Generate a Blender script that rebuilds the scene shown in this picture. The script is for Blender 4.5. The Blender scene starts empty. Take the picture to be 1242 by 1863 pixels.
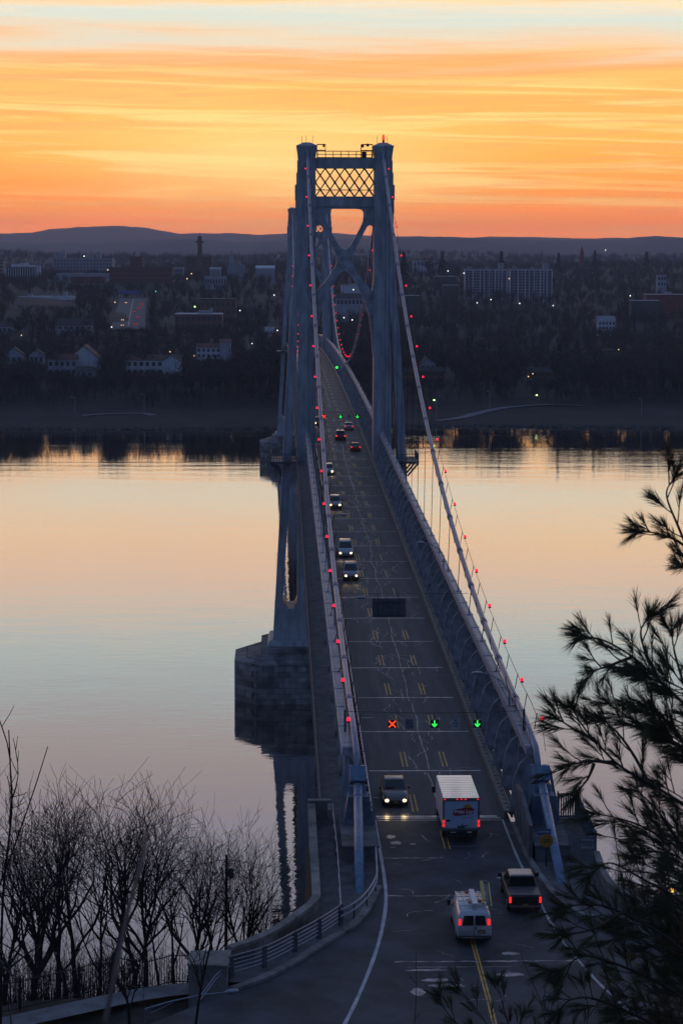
import bpy, bmesh, math, random
import numpy as np
from mathutils import Vector, Matrix
R = math.radians
random.seed(7)
SC = bpy.context.scene
COL = SC.collection

# ------------------------------------------------------------------ camera
CAM = Vector((-10.97, -376.95, 75.69))
PITCH, YAW, ROLL, FPX = .1149, .028, .0024, 3960.6
cam = bpy.data.cameras.new('camera')
cam.sensor_fit = 'VERTICAL'; cam.sensor_height = 36; cam.sensor_width = 24
cam.lens = 36 * FPX / 1863
cam.clip_start = .2; cam.clip_end = 60000
cam.dof.use_dof = True; cam.dof.focus_distance = 240; cam.dof.aperture_fstop = 14
co = bpy.data.objects.new('camera', cam); COL.objects.link(co)
co.matrix_world = Matrix.Translation(CAM) @ Matrix.Rotation(-YAW, 4, 'Z') @ Matrix.Rotation(R(90) - PITCH, 4, 'X') @ Matrix.Rotation(ROLL, 4, 'Z')
SC.camera = co

# ------------------------------------------------------------------ sky
SC.view_settings.view_transform = 'Standard'; SC.view_settings.look = 'None'
SC.view_settings.exposure = 0; SC.view_settings.gamma = 1
SC.cycles.use_denoising = True
SC.cycles.max_bounces = 6; SC.cycles.sample_clamp_indirect = 3; SC.cycles.sample_clamp_direct = 0
SC.cycles.volume_bounces = 1
world = bpy.data.worlds.new('World'); SC.world = world; world.use_nodes = True
nt = world.node_tree; N = nt.nodes; LK = nt.links
for n in list(N): N.remove(n)

def nmath(T, op, a, b=None, c=None, clamp=False):
    n = T.nodes.new('ShaderNodeMath'); n.operation = op; n.use_clamp = clamp
    for i, x in enumerate((a, b, c)):
        if x is None: continue
        if isinstance(x, (int, float)): n.inputs[i].default_value = x
        else: T.links.new(x, n.inputs[i])
    return n.outputs[0]

def nramp(T, fac, stops, interp='LINEAR'):
    n = T.nodes.new('ShaderNodeValToRGB'); n.color_ramp.interpolation = interp
    e = n.color_ramp.elements
    while len(e) > 1: e.remove(e[-1])
    for i, (p, c) in enumerate(stops):
        el = e[0] if i == 0 else e.new(p)
        el.position = p; el.color = (c[0], c[1], c[2], 1) if not isinstance(c, (int, float)) else (c, c, c, 1)
    if T and fac is not None: T.links.new(fac, n.inputs[0])
    return n.outputs[0]

def nmix(T, fac, a, b, mode='MIX'):
    n = T.nodes.new('ShaderNodeMix'); n.data_type = 'RGBA'; n.blend_type = mode
    for i, x in ((0, fac), (6, a), (7, b)):
        if isinstance(x, (int, float)): n.inputs[i].default_value = x
        elif isinstance(x, tuple): n.inputs[i].default_value = (*x, 1)
        else: T.links.new(x, n.inputs[i])
    return n.outputs[2]

tc = N.new('ShaderNodeTexCoord'); sp = N.new('ShaderNodeSeparateXYZ')
LK.new(tc.outputs['Generated'], sp.inputs[0])
dx, dy, dz = sp.outputs
az = nmath(nt, 'ARCTAN2', dx, dy)

def streak(ka, ke, off, detail=4, rough=.55, dist=0.0, tilt=0.0):
    e2 = nmath(nt, 'MULTIPLY_ADD', az, tilt, dz)
    c = N.new('ShaderNodeCombineXYZ')
    LK.new(nmath(nt, 'MULTIPLY_ADD', az, ka, off), c.inputs[0]); LK.new(nmath(nt, 'MULTIPLY', e2, ke), c.inputs[1])
    c.inputs[2].default_value = off
    n = N.new('ShaderNodeTexNoise'); n.inputs['Scale'].default_value = 1; n.inputs['Detail'].default_value = detail
    n.inputs['Roughness'].default_value = rough; n.inputs['Distortion'].default_value = dist
    LK.new(c.outputs[0], n.inputs['Vector']); return n.outputs[0]

S1 = streak(5, 150, 3.1, 6, .60, 1.0, .025)       # long thin streaks of cirrus
S2 = streak(3.2, 48, 11.7, 4, .55, 1.2, -.02)     # broad bands
S3 = streak(13, 330, 5.3, 5, .62, .9, -.03)      # fine fibres
warp = nmath(nt, 'MULTIPLY_ADD', nmath(nt, 'SUBTRACT', S2, .5), .034, dz)
warp = nmath(nt, 'MULTIPLY_ADD', nmath(nt, 'SUBTRACT', S1, .5), .016, warp)
t = nmath(nt, 'MULTIPLY', warp, 2.0, clamp=True)      # sin(elevation) 0 .. 0.5
def el(d): return 2 * math.sin(R(d))
def half(c): return tuple(x * .5 for x in c)
EAST = [(0, (2.4, .50, .06)), (.6, (2.1, .47, .045)), (1.1, (1.85, .46, .04)), (1.8, (1.62, .52, .045)), (2.5, (1.48, .62, .07)), (3.2, (1.42, .68, .11)), (3.9, (1.34, .62, .12)),
        (4.4, (1.32, .68, .17)), (4.85, (1.26, .56, .17)), (5.25, (1.18, .66, .31)), (5.6, (1.04, .82, .57)), (5.95, (.87, .90, .76)), (6.2, (.84, .91, .79)), (6.5, (.98, .92, .73)), (6.8, (1.2, .84, .46)),
        (7.6, (1.10, .74, .52)), (8.5, (1.0, .75, .61)), (9.6, (.68, .80, .77)), (11.0, (.56, .71, .74)), (12.6, (.63, .55, .55)), (14, (.58, .52, .57)),
        (16, (.54, .56, .72)), (20, (.38, .42, .58)), (29, (.18, .23, .37))]
east = nramp(nt, t, [(el(d), half(c)) for d, c in EAST])
m1 = nmath(nt, 'MULTIPLY', nramp(nt, S1, [(.46, 0), (.60, 1)]), nramp(nt, t, [(0, .0), (el(1.2), .4), (el(2.2), 1), (el(4.2), .9), (el(5.0), .45), (el(5.5), .08), (el(6.2), .08), (el(7), .4), (el(12), .08)]))
east = nmix(nt, nmath(nt, 'MULTIPLY', m1, .75), east, half((1.6, 1.0, .33)))
m2 = nmath(nt, 'MULTIPLY', nramp(nt, S3, [(.48, 0), (.64, 1)]), nramp(nt, t, [(0, .5), (el(2.0), .55), (el(4.4), .8), (el(5.2), .75), (el(5.6), .15), (el(6.3), .12), (el(7), .35), (el(12), .15)]))
east = nmix(nt, nmath(nt, 'MULTIPLY', m2, .6), east, half((1.15, .50, .17)))
# the glow just over the place where the sun will rise
gx = nmath(nt, 'DIVIDE', nmath(nt, 'ADD', az, .005), .075); ge = nmath(nt, 'DIVIDE', nmath(nt, 'SUBTRACT', dz, .045), .020)
g = nmath(nt, 'POWER', 2.718, nmath(nt, 'MULTIPLY', nmath(nt, 'ADD', nmath(nt, 'MULTIPLY', gx, gx), nmath(nt, 'MULTIPLY', ge, ge)), -1))
east = nmix(nt, nmath(nt, 'MULTIPLY', g, .70), east, half((1.6, 1.05, .36)))
up = nmath(nt, 'MULTIPLY', dz, 1.0, clamp=True)
west = nramp(nt, up, [(0, half((.09, .12, .21))), (.12, half((.10, .145, .27))), (.35, half((.085, .14, .285))), (1, half((.105, .165, .315)))])
hy = nmath(nt, 'DIVIDE', dy, nmath(nt, 'SQRT', nmath(nt, 'ADD', nmath(nt, 'MULTIPLY', dx, dx), nmath(nt, 'ADD', nmath(nt, 'MULTIPLY', dy, dy), 1e-5))))
ef = nmath(nt, 'MULTIPLY', nramp(nt, nmath(nt, 'MULTIPLY_ADD', hy, .5, .5), [(.45, 0), (.93, 1)], 'EASE'), nramp(nt, up, [(.3, 1), (.75, 0)]))
sky = nmix(nt, ef, west, east)
st = N.new('ShaderNodeTexSky'); st.sky_type = 'NISHITA'; st.sun_disc = False
st.sun_elevation = R(.5); st.sun_rotation = R(0); st.altitude = 60
bg = N.new('ShaderNodeBackground'); LK.new(sky, bg.inputs[0]); bg.inputs[1].default_value = 2.0
bg2 = N.new('ShaderNodeBackground'); LK.new(st.outputs[0], bg2.inputs[0]); bg2.inputs[1].default_value = .004
ad = N.new('ShaderNodeAddShader'); LK.new(bg.outputs[0], ad.inputs[0]); LK.new(bg2.outputs[0], ad.inputs[1])
wo = N.new('ShaderNodeOutputWorld'); LK.new(ad.outputs[0], wo.inputs[0])

sl = bpy.data.lights.new('sun', 'SUN'); sl.energy = .12; sl.angle = R(8); sl.color = (1, .62, .32)
so = bpy.data.objects.new('sun', sl); COL.objects.link(so)
so.rotation_euler = Vector((.02, -1, -.008)).to_track_quat('-Z', 'Y').to_euler()

# ------------------------------------------------------------------ geometry helpers
def ray(u, v):
    a, b = u - 621.5, v - 931.5
    c, s = math.cos(ROLL), math.sin(ROLL)
    a, b = a * c + b * s, -a * s + b * c
    x, y, z = a / FPX, 1.0, -b / FPX
    c, s = math.cos(PITCH), math.sin(PITCH); y, z = y * c + z * s, -y * s + z * c
    c, s = math.cos(YAW), math.sin(YAW); return Vector((x * c + y * s, -x * s + y * c, z))
def at(u, v, Y):
    d = ray(u, v); return CAM + d * ((Y - CAM.y) / d.y)
def proj(P):
    d = Vector(P) - CAM
    c, s = math.cos(YAW), math.sin(YAW); x, y = d.x * c - d.y * s, d.x * s + d.y * c
    c, s = math.cos(PITCH), math.sin(PITCH); yy, zz = y * c - d.z * s, y * s + d.z * c
    return 621.5 + FPX * x / yy, 931.5 - FPX * zz / yy

def zd(Y):                                     # height of the road along the bridge
    a = 37.163 + .0187 * (min(Y, 0) + 228.6)
    if Y > 0: a += .0187 * Y - .0187 * Y * Y / 457.2
    return a

def mat(name, col, rough=.6, metal=0.0, var=.12, scale=3.0, bump=0.0, emit=None, strength=0, spec=.5, coat=0, cior=1.5, stretch=None, alpha=None):
    m = bpy.data.materials.new(name); m.use_nodes = True
    T = m.node_tree; b = T.nodes['Principled BSDF']
    b.inputs['Roughness'].default_value = rough; b.inputs['Metallic'].default_value = metal
    b.inputs['Specular IOR Level'].default_value = spec; b.inputs['Coat Weight'].default_value = coat; b.inputs['Coat IOR'].default_value = cior; b.inputs['Coat Roughness'].default_value = .12
    b.inputs['Base Color'].default_value = (*col, 1)
    if var or bump:
        tcn = T.nodes.new('ShaderNodeTexCoord'); v = tcn.outputs['Object']
        if stretch:
            mp = T.nodes.new('ShaderNodeMapping'); mp.inputs['Scale'].default_value = stretch; T.links.new(v, mp.inputs[0]); v = mp.outputs[0]
        n = T.nodes.new('ShaderNodeTexNoise'); n.inputs['Scale'].default_value = scale; n.inputs['Detail'].default_value = 6; n.inputs['Roughness'].default_value = .62
        T.links.new(v, n.inputs['Vector'])
        if var:
            lo = tuple(max(0, c * (1 - 2.4 * var)) for c in col); hi = tuple(min(1, c * (1 + 2.4 * var)) for c in col)
            T.links.new(nramp(T, n.outputs[0], [(.3, lo), (.7, hi)]), b.inputs['Base Color'])
        if bump:
            bn = T.nodes.new('ShaderNodeBump'); bn.inputs['Strength'].default_value = bump; bn.inputs['Distance'].default_value = .05
            T.links.new(n.outputs[0], bn.inputs['Height']); T.links.new(bn.outputs[0], b.inputs['Normal'])
    if emit:
        b.inputs['Emission Color'].default_value = (*emit, 1); b.inputs['Emission Strength'].default_value = strength
    return m

class MB:
    def __init__(s): s.v = []; s.f = []; s.mi = []; s.m = 0; s.sm = []; s.smooth = False
    def add(s, vs, fs):
        o = len(s.v); s.v.extend([tuple(p) for p in vs])
        for f in fs: s.f.append([i + o for i in f]); s.mi.append(s.m); s.sm.append(s.smooth)
        return s
    def box(s, c, d, rz=0, M=None):
        hx, hy, hz = d[0] / 2, d[1] / 2, d[2] / 2
        p = [Vector((x, y, z)) for z in (-hz, hz) for x, y in ((-hx, -hy), (hx, -hy), (hx, hy), (-hx, hy))]
        if M: p = [M @ q for q in p]
        if rz: r = Matrix.Rotation(rz, 3, 'Z'); p = [r @ q for q in p]
        c = Vector(c); return s.add([q + c for q in p], [(3, 2, 1, 0), (4, 5, 6, 7), (0, 1, 5, 4), (1, 2, 6, 5), (2, 3, 7, 6), (3, 0, 4, 7)])
    def bx(s, x0, x1, y0, y1, z0, z1): return s.box(((x0 + x1) / 2, (y0 + y1) / 2, (z0 + z1) / 2), (abs(x1 - x0), abs(y1 - y0), abs(z1 - z0)))
    def loft(s, rings, cap=True, closed=True):
        n = len(rings[0]); vs = [p for r in rings for p in r]; fs = []
        for i in range(len(rings) - 1):
            for j in range(n if closed else n - 1):
                k = (j + 1) % n; fs.append((i * n + j, i * n + k, (i + 1) * n + k, (i + 1) * n + j))
        if cap: fs.append(tuple(reversed(range(n)))); fs.append(tuple((len(rings) - 1) * n + j for j in range(n)))
        return s.add(vs, fs)
    def tube(s, pts, r, n=6, cap=True, up=None):
        pts = [Vector(p) for p in pts]; rs = r if isinstance(r, (list, tuple)) else [r] * len(pts); rings = []
        for i, p in enumerate(pts):
            d = (pts[min(i + 1, len(pts) - 1)] - pts[max(i - 1, 0)])
            if d.length < 1e-9: d = Vector((0, 0, 1))
            d.normalize(); a = Vector((0, 0, 1)) if abs(d.z) < .95 else Vector((0, 1, 0))
            e1 = d.cross(a).normalized(); e2 = e1.cross(d)
            rings.append([p + (e1 * math.cos(q) + e2 * math.sin(q)) * rs[i] for q in [2 * math.pi * k / n + math.pi / n for k in range(n)]])
        return s.loft(rings, cap)
    def beam(s, a, b, w, h):
        a, b = Vector(a), Vector(b); d = (b - a).normalized(); k = Vector((0, 0, 1)) if abs(d.z) < .98 else Vector((0, 1, 0))
        e1 = d.cross(k).normalized() * (w / 2); e2 = e1.cross(d).normalized() * (h / 2)
        return s.loft([[p - e1 - e2, p + e1 - e2, p + e1 + e2, p - e1 + e2] for p in (a, b)])
    def prism(s, poly, z0, z1):
        return s.loft([[Vector((x, y, z)) for x, y in poly] for z in (z0, z1)])
    def cyl(s, c, r, h, axis='Z', n=12, r2=None):
        c = Vector(c); a = {'X': Vector((1, 0, 0)), 'Y': Vector((0, 1, 0)), 'Z': Vector((0, 0, 1))}[axis] * h / 2
        return s.tube([c - a, c + a], [r, r if r2 is None else r2], n)
    def ball(s, c, r, nu=8, nv=6, sc=(1, 1, 1)):
        c = Vector(c); rings = []
        for i in range(nv + 1):
            th = math.pi * (i + .001) / (nv + .002); rings.append([c + Vector((math.sin(th) * math.cos(2 * math.pi * j / nu) * r * sc[0], math.sin(th) * math.sin(2 * math.pi * j / nu) * r * sc[1], -math.cos(th) * r * sc[2])) for j in range(nu)])
        return s.loft(rings)
    def strip(s, pts, w, z=0.0):               # flat ribbon lying along points
        pts = [Vector(p) for p in pts]; L = []; Rr = []
        for i, p in enumerate(pts):
            d = pts[min(i + 1, len(pts) - 1)] - pts[max(i - 1, 0)]; d.z = 0; d.normalize(); e = Vector((d.y, -d.x, 0)) * ((w[i] if isinstance(w, (list, tuple)) else w) / 2)
            q = p + Vector((0, 0, z)); L.append(q - e); Rr.append(q + e)
        n = len(pts); return s.add(L + Rr, [(i, n + i, n + i + 1, i + 1) for i in range(n - 1)])
    def build(s, name, mats, parent=None, kind=None):
        me = bpy.data.meshes.new(name); me.from_pydata(s.v, [], s.f)
        mats = mats if isinstance(mats, (list, tuple)) else [mats]
        for m in mats: me.materials.append(m)
        if len(mats) > 1: me.polygons.foreach_set('material_index', s.mi)
        if any(s.sm): me.polygons.foreach_set('use_smooth', s.sm)
        me.update()
        o = bpy.data.objects.new(name, me); COL.objects.link(o)
        if parent: o.parent = parent
        if kind: o['kind'] = kind
        return o

def tag(o, label, cat, group=None):
    o['label'] = label; o['category'] = cat
    if group: o['group'] = group
    return o
def thing(name, label, cat, loc=(0, 0, 0), rz=0, group=None):
    o = bpy.data.objects.new(name, None); COL.objects.link(o); o.location = loc; o.rotation_euler = (0, 0, rz); o.empty_display_size = .3
    return tag(o, label, cat, group)
def copy_tree(o, parent=None):
    c = o.copy(); COL.objects.link(c)
    if parent: c.parent = parent
    for ch in [x for x in bpy.data.objects if x.parent == o]: copy_tree(ch, c)
    return c
def mesh_obj(cu, name, m, parent=None):        # evaluated curve or text -> mesh
    ob = bpy.data.objects.new(name, cu); COL.objects.link(ob); dg = bpy.context.evaluated_depsgraph_get()
    me = bpy.data.meshes.new_from_object(ob.evaluated_get(dg)); bpy.data.objects.remove(ob); me.materials.clear(); me.materials.append(m)
    o = bpy.data.objects.new(name, me); COL.objects.link(o)
    if parent: o.parent = parent
    return o
def text(body, size, name, m, parent, loc, rot=(R(90), 0, 0), shear=0, bold=.0):
    cu = bpy.data.curves.new(name, 'FONT'); cu.body = body; cu.size = size; cu.align_x = 'CENTER'; cu.align_y = 'CENTER'; cu.shear = shear; cu.extrude = .004; cu.offset = bold; cu.resolution_u = 3
    o = mesh_obj(cu, name, m, parent); o.location = loc; o.rotation_euler = rot; return o
def plate2d(outer, holes, th, name, m, parent):  # flat plate with holes in the X-Z plane, thickness along Y
    cu = bpy.data.curves.new(name, 'CURVE'); cu.dimensions = '2D'; cu.fill_mode = 'BOTH'; cu.extrude = th / 2
    for pl in [outer] + holes:
        sp_ = cu.splines.new('POLY'); sp_.points.add(len(pl) - 1); sp_.use_cyclic_u = True
        for p, q in zip(sp_.points, pl): p.co = (q[0], q[1], 0, 1)
    o = mesh_obj(cu, name, m, parent); o.rotation_euler = (R(90), 0, 0); return o
def smooth(pl, it=2):                           # Chaikin, closed
    for _ in range(it):
        q = []
        for i in range(len(pl)):
            a, b = pl[i], pl[(i + 1) % len(pl)]
            q += [(a[0] * .75 + b[0] * .25, a[1] * .75 + b[1] * .25), (a[0] * .25 + b[0] * .75, a[1] * .25 + b[1] * .75)]
        pl = q
    return pl
def spline(pts, n=6):                           # Catmull-Rom through points
    P = [Vector(p) for p in pts]; P = [P[0] * 2 - P[1]] + P + [P[-1] * 2 - P[-2]]; out = []
    for i in range(1, len(P) - 2):
        a, b, c, d = P[i - 1:i + 3]
        for k in range(n):
            t_ = k / n; out.append(.5 * ((2 * b) + (c - a) * t_ + (2 * a - 5 * b + 4 * c - d) * t_ ** 2 + (3 * b - a - 3 * c + d) * t_ ** 3))
    return out + [P[-2]]

# ------------------------------------------------------------------ materials
STEEL = mat('blue_grey_steel_paint', (.285, .325, .37), .5, 0, .16, .9, stretch=(1, 1, .25))
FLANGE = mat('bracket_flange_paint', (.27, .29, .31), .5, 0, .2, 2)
BENT = mat('dark_blue_bent_paint', (.105, .15, .21), .5, 0, .15, 2)
ANCH = mat('dark_anchor_concrete', (.115, .12, .13), .85, 0, .25, .8, bump=.2)  # darker and bluer than the other concrete
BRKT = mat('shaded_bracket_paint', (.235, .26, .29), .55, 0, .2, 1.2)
STEELD = mat('dark_steel_paint', (.065, .075, .09), .6, 0, .2, 1.5)
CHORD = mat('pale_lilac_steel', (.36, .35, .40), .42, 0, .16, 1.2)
CABLE = mat('cable_wrap', (.25, .28, .39), .38, 0, .12, 2.0)
BAND = mat('cable_band', (.10, .14, .26), .5, 0, .1)
PIPE = mat('blue_pipe_paint', (.15, .24, .37), .45, 0, .12, 2)
IRON = mat('black_iron', (.018, .019, .022), .6, 0, .1)
GALV = mat('galvanised_steel', (.30, .33, .38), .38, .6, .1, 4)
RAILP = mat('pale_rail_paint', (.30, .33, .38), .5, .0, .1, 4)
KERBM = mat('worn_guide_rail', (.17, .155, .14), .65, 0, .2, 2)
CONC = mat('weathered_concrete', (.19, .185, .175), .85, 0, .22, .8, bump=.2)
CONCD = mat('dark_concrete', (.085, .085, .09), .9, 0, .2, .8, bump=.2)
ASPH = mat('asphalt', (.047, .054, .069), .70, 0, .19, .9, bump=.05, stretch=(1.6, .12, 1))
ASPH2 = mat('approach_asphalt', (.034, .040, .052), .75, 0, .34, .35, bump=.08)
JOINT = mat('pale_joint', (.55, .54, .54), .35, 0, .25, 1.2)
SEAL = mat('crack_sealant', (.27, .265, .27), .4, 0, .3, 2.5)
YEL = mat('worn_yellow_paint', (.60, .35, .06), .6, 0, .25, 3)
WHI = mat('worn_white_paint', (.42, .44, .47), .6, 0, .16, .7)
WALK = mat('sidewalk_concrete', (.10, .10, .105), .9, 0, .18, 1.0)
EMR = mat('red_lamp_glass', (.3, .01, .02), .3, 0, 0, emit=(1, .012, .055), strength=1.5)
EMR2 = mat('red_tail_lens', (.3, .01, .01), .2, 0, 0, emit=(1, .02, .02), strength=1.3)
EMX = mat('red_signal_led', (.2, .01, .01), .4, 0, 0, emit=(1, .045, .01), strength=2.2)
EMG = mat('green_signal_led', (.01, .2, .02), .4, 0, 0, emit=(.03, 1, .10), strength=1.5)
EMH = mat('headlamp_lit', (.8, .7, .5), .2, 0, 0, emit=(1, .68, .28), strength=5)
EMA = mat('amber_lamp', (.5, .2, .02), .3, 0, 0, emit=(1, .45, .06), strength=4)
EMW = mat('distant_white_lamp', (.8, .8, .8), .3, 0, 0, emit=(.9, .95, .85), strength=2.4)
EMY = mat('distant_amber_lamp', (.8, .6, .4), .3, 0, 0, emit=(1, .62, .25), strength=2.0)
EMGL = mat('distant_green_lamp', (.5, .8, .5), .3, 0, 0, emit=(.5, 1, .25), strength=3.0)
EMT = mat('distant_traffic_green', (.1, .6, .5), .3, 0, 0, emit=(.05, .8, .6), strength=1.5)
GLASS = mat('dark_car_glass', (.010, .013, .018), .08, 0, 0, spec=.6)
TYRE = mat('tyre_rubber', (.012, .012, .013), .85, 0, 0)
RIM = mat('alloy_rim', (.30, .31, .33), .35, .7, 0)
TRIM = mat('black_trim', (.014, .014, .016), .6, 0, 0)
LENS = mat('unlit_lens', (.5, .5, .5), .15, 0, 0)
CHROME = mat('chrome', (.55, .56, .58), .2, .9, 0)
PLATE = mat('number_plate_blank', (.35, .22, .06), .5, 0, 0)
ROCKM = mat('dark_rock', (.05, .05, .05), .9, 0, .3, .3)

def stone_mat(name, base, sx, sy, dark=.35):
    m = bpy.data.materials.new(name); m.use_nodes = True; T = m.node_tree; b = T.nodes['Principled BSDF']; b.inputs['Roughness'].default_value = .88
    tcn = T.nodes.new('ShaderNodeTexCoord'); s = T.nodes.new('ShaderNodeSeparateXYZ'); T.links.new(tcn.outputs['Object'], s.inputs[0])
    c = T.nodes.new('ShaderNodeCombineXYZ'); T.links.new(nmath(T, 'ADD', s.outputs[0], s.outputs[1]), c.inputs[0]); T.links.new(s.outputs[2], c.inputs[1])
    br = T.nodes.new('ShaderNodeTexBrick'); T.links.new(c.outputs[0], br.inputs[0]); br.inputs['Scale'].default_value = 1
    br.inputs['Brick Width'].default_value = sx; br.inputs['Row Height'].default_value = sy; br.inputs['Mortar Size'].default_value = .035
    br.inputs['Color1'].default_value = (*[x * 1.5 for x in base], 1); br.inputs['Color2'].default_value = (*[x * .65 for x in base], 1); br.inputs['Mortar'].default_value = (*[x * dark for x in base], 1)
    n = T.nodes.new('ShaderNodeTexNoise'); n.inputs['Scale'].default_value = .5; n.inputs['Detail'].default_value = 7; T.links.new(tcn.outputs['Object'], n.inputs[0])
    T.links.new(nmix(T, 1.0, br.outputs[0], nramp(T, n.outputs[0], [(.3, .45), (.72, 1.5)]), 'MULTIPLY'), b.inputs['Base Color'])
    bn = T.nodes.new('ShaderNodeBump'); bn.inputs['Strength'].default_value = .5; T.links.new(br.outputs['Fac'], bn.inputs['Height']); bn.invert = True; T.links.new(bn.outputs[0], b.inputs['Normal'])
    return m
PIERM = stone_mat('pier_granite', (.165, .17, .17), 1.9, .95)
WALLM = stone_mat('parapet_granite', (.15, .145, .14), 2.2, .6, .5)
#BODY
# ------------------------------------------------------------------ water
def water_mat():
    m = bpy.data.materials.new('river_water'); m.use_nodes = True; T = m.node_tree
    for n in list(T.nodes): T.nodes.remove(n)
    out = T.nodes.new('ShaderNodeOutputMaterial'); mx = T.nodes.new('ShaderNodeMixShader'); T.links.new(mx.outputs[0], out.inputs[0])
    df = T.nodes.new('ShaderNodeBsdfDiffuse'); df.inputs[0].default_value = (.016, .015, .013, 1)
    gl = T.nodes.new('ShaderNodeBsdfGlossy'); gl.inputs['Roughness'].default_value = .03; gl.inputs[0].default_value = (.97, .96, .97, 1)
    T.links.new(df.outputs[0], mx.inputs[1]); T.links.new(gl.outputs[0], mx.inputs[2])
    g = T.nodes.new('ShaderNodeNewGeometry'); mp = T.nodes.new('ShaderNodeMapping'); mp.inputs['Scale'].default_value = (.55, 1.0, 1); T.links.new(g.outputs['Position'], mp.inputs[0])
    n1 = T.nodes.new('ShaderNodeTexNoise'); n1.inputs['Scale'].default_value = .55; n1.inputs['Detail'].default_value = 3; n1.inputs['Roughness'].default_value = .5; T.links.new(mp.outputs[0], n1.inputs['Vector'])
    n2 = T.nodes.new('ShaderNodeTexNoise'); n2.inputs['Scale'].default_value = .10; n2.inputs['Detail'].default_value = 3; T.links.new(mp.outputs[0], n2.inputs['Vector'])
    mp3 = T.nodes.new('ShaderNodeMapping'); mp3.inputs['Scale'].default_value = (.0028, .017, 1); T.links.new(g.outputs['Position'], mp3.inputs[0])
    n3 = T.nodes.new('ShaderNodeTexNoise'); n3.inputs['Scale'].default_value = 1; n3.inputs['Detail'].default_value = 3; n3.inputs['Distortion'].default_value = .8; T.links.new(mp3.outputs[0], n3.inputs['Vector'])
    amp = nramp(T, n3.outputs[0], [(.36, .3), (.50, .7), (.57, 1.5), (.66, 2.3)])
    spp = T.nodes.new('ShaderNodeSeparateXYZ'); T.links.new(g.outputs['Position'], spp.inputs[0])
    far = nramp(T, nmath(T, 'DIVIDE', spp.outputs[1], 700, clamp=True), [(.36, 0), (.62, 1)])
    amp = nmath(T, 'ADD', 1.0, nmath(T, 'MULTIPLY', nmath(T, 'SUBTRACT', amp, 1.0), far))
    hgt = nmath(T, 'MULTIPLY', nmath(T, 'ADD', n1.outputs[0], nmath(T, 'MULTIPLY', n2.outputs[0], 2.0)), amp)
    bn = T.nodes.new('ShaderNodeBump'); bn.inputs['Strength'].default_value = 1; bn.inputs['Distance'].default_value = .020; T.links.new(hgt, bn.inputs['Height']); T.links.new(bn.outputs[0], gl.inputs['Normal'])
    lw = T.nodes.new('ShaderNodeLayerWeight'); lw.inputs[0].default_value = .5
    T.links.new(nramp(T, lw.outputs['Facing'], [(0, .02), (.5, .15), (.66, .30), (.74, .44), (.83, .69), (.895, .86), (1, .97)]), mx.inputs[0])
    return m
WATER = water_mat()
w_ = MB(); w_.add([(-4200, -330, 0), (4200, -330, 0), (4200, 640, 0), (-4200, 640, 0)], [(0, 1, 2, 3)])
w_.build('river_water', WATER, kind='structure')

# ------------------------------------------------------------------ terrain
NZ = np.random.RandomState(3)
WV = [(NZ.uniform(-1, 1) / L, NZ.uniform(-1, 1) / L, NZ.uniform(0, 6.28), L * .0045) for L in (60, 90, 140, 210, 330, 500, 800) for _ in range(3)]
FY = [590, 606, 614, 640, 668, 690, 740, 800, 860, 960, 1100, 1150, 1260, 1440, 1500, 1800, 2000, 3000, 4000, 5200, 6500, 7500]
FZ = [-2.5, -.3, .9, 3.2, 5.5, 8.6, 10.5, 12.5, 15.3, 18.5, 24, 25.5, 28.5, 35, 37.5, 47, 52, 63, 70, 76, 60, 40]
def gz(x, y):                                    # far (east) bank
    sh = 10 * math.sin(x * .011 + .6) + 5 * math.sin(x * .031)
    z = float(np.interp(y - sh, FY, FZ))
    k = min(1, max(0, (y - 690) / 700))
    return z + k * sum(a * math.sin(6.283 * (x * p + y * q) + ph) for p, q, ph, a in WV)
DRY = mat('dry_winter_ground', (.021, .019, .019), .95, 0, .3, .05)
ys = list(np.linspace(590, 700, 34)) + list(np.geomspace(710, 7500, 70))
mb = MB(); nx = 90; V = []
for y in ys:
    wdt = (y + 377) * .30 + 60
    for i in range(nx): x = -wdt + 2 * wdt * i / (nx - 1) + (y + 377) * .03; V.append((x, y, gz(x, y)))
mb.smooth = True
mb.add(V, [(j * nx + i, j * nx + i + 1, (j + 1) * nx + i + 1, (j + 1) * nx + i) for j in range(len(ys) - 1) for i in range(nx - 1)])
mb.build('far_bank_ground', DRY, kind='structure')

HILLM = mat('wooded_hill', (.04, .04, .045), .95, 0, .3, .004)
def hill(name, prof, Y, depth, seed):
    rs = np.random.RandomState(seed); m = MB(); m.smooth = True; V = []; us = np.arange(-700, 2000, 10); pu = [p[0] for p in prof]; pv = [p[1] for p in prof]; rows = 9
    ph = rs.uniform(0, 6, 12)
    for u in us:
        v = float(np.interp(u, pu, pv)); p = at(float(u), v, Y); top = p.z + sum(.9 / (k + 1) * math.sin(u * .021 * (k + 1) ** 1.35 + ph[k]) for k in range(8)) * Y / 9000 + rs.uniform(-.9, .9) * Y / 9000
        for r in range(rows):
            f = r / (rows - 1) * 2 - 1; h = 1 - abs(f) ** 1.6
            V.append((p.x * (1 + f * depth / Y * .5), Y + f * depth, 20 + (top - 20) * h + (5 * math.sin(u * .05 + r * 2.1 + ph[r]) if abs(f) > .01 else 0)))
    n = rows; m.add(V, [(i * n + r, (i + 1) * n + r, (i + 1) * n + r + 1, i * n + r + 1) for i in range(len(us) - 1) for r in range(n - 1)])
    return m.build(name, HILLM, kind='structure')
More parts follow.
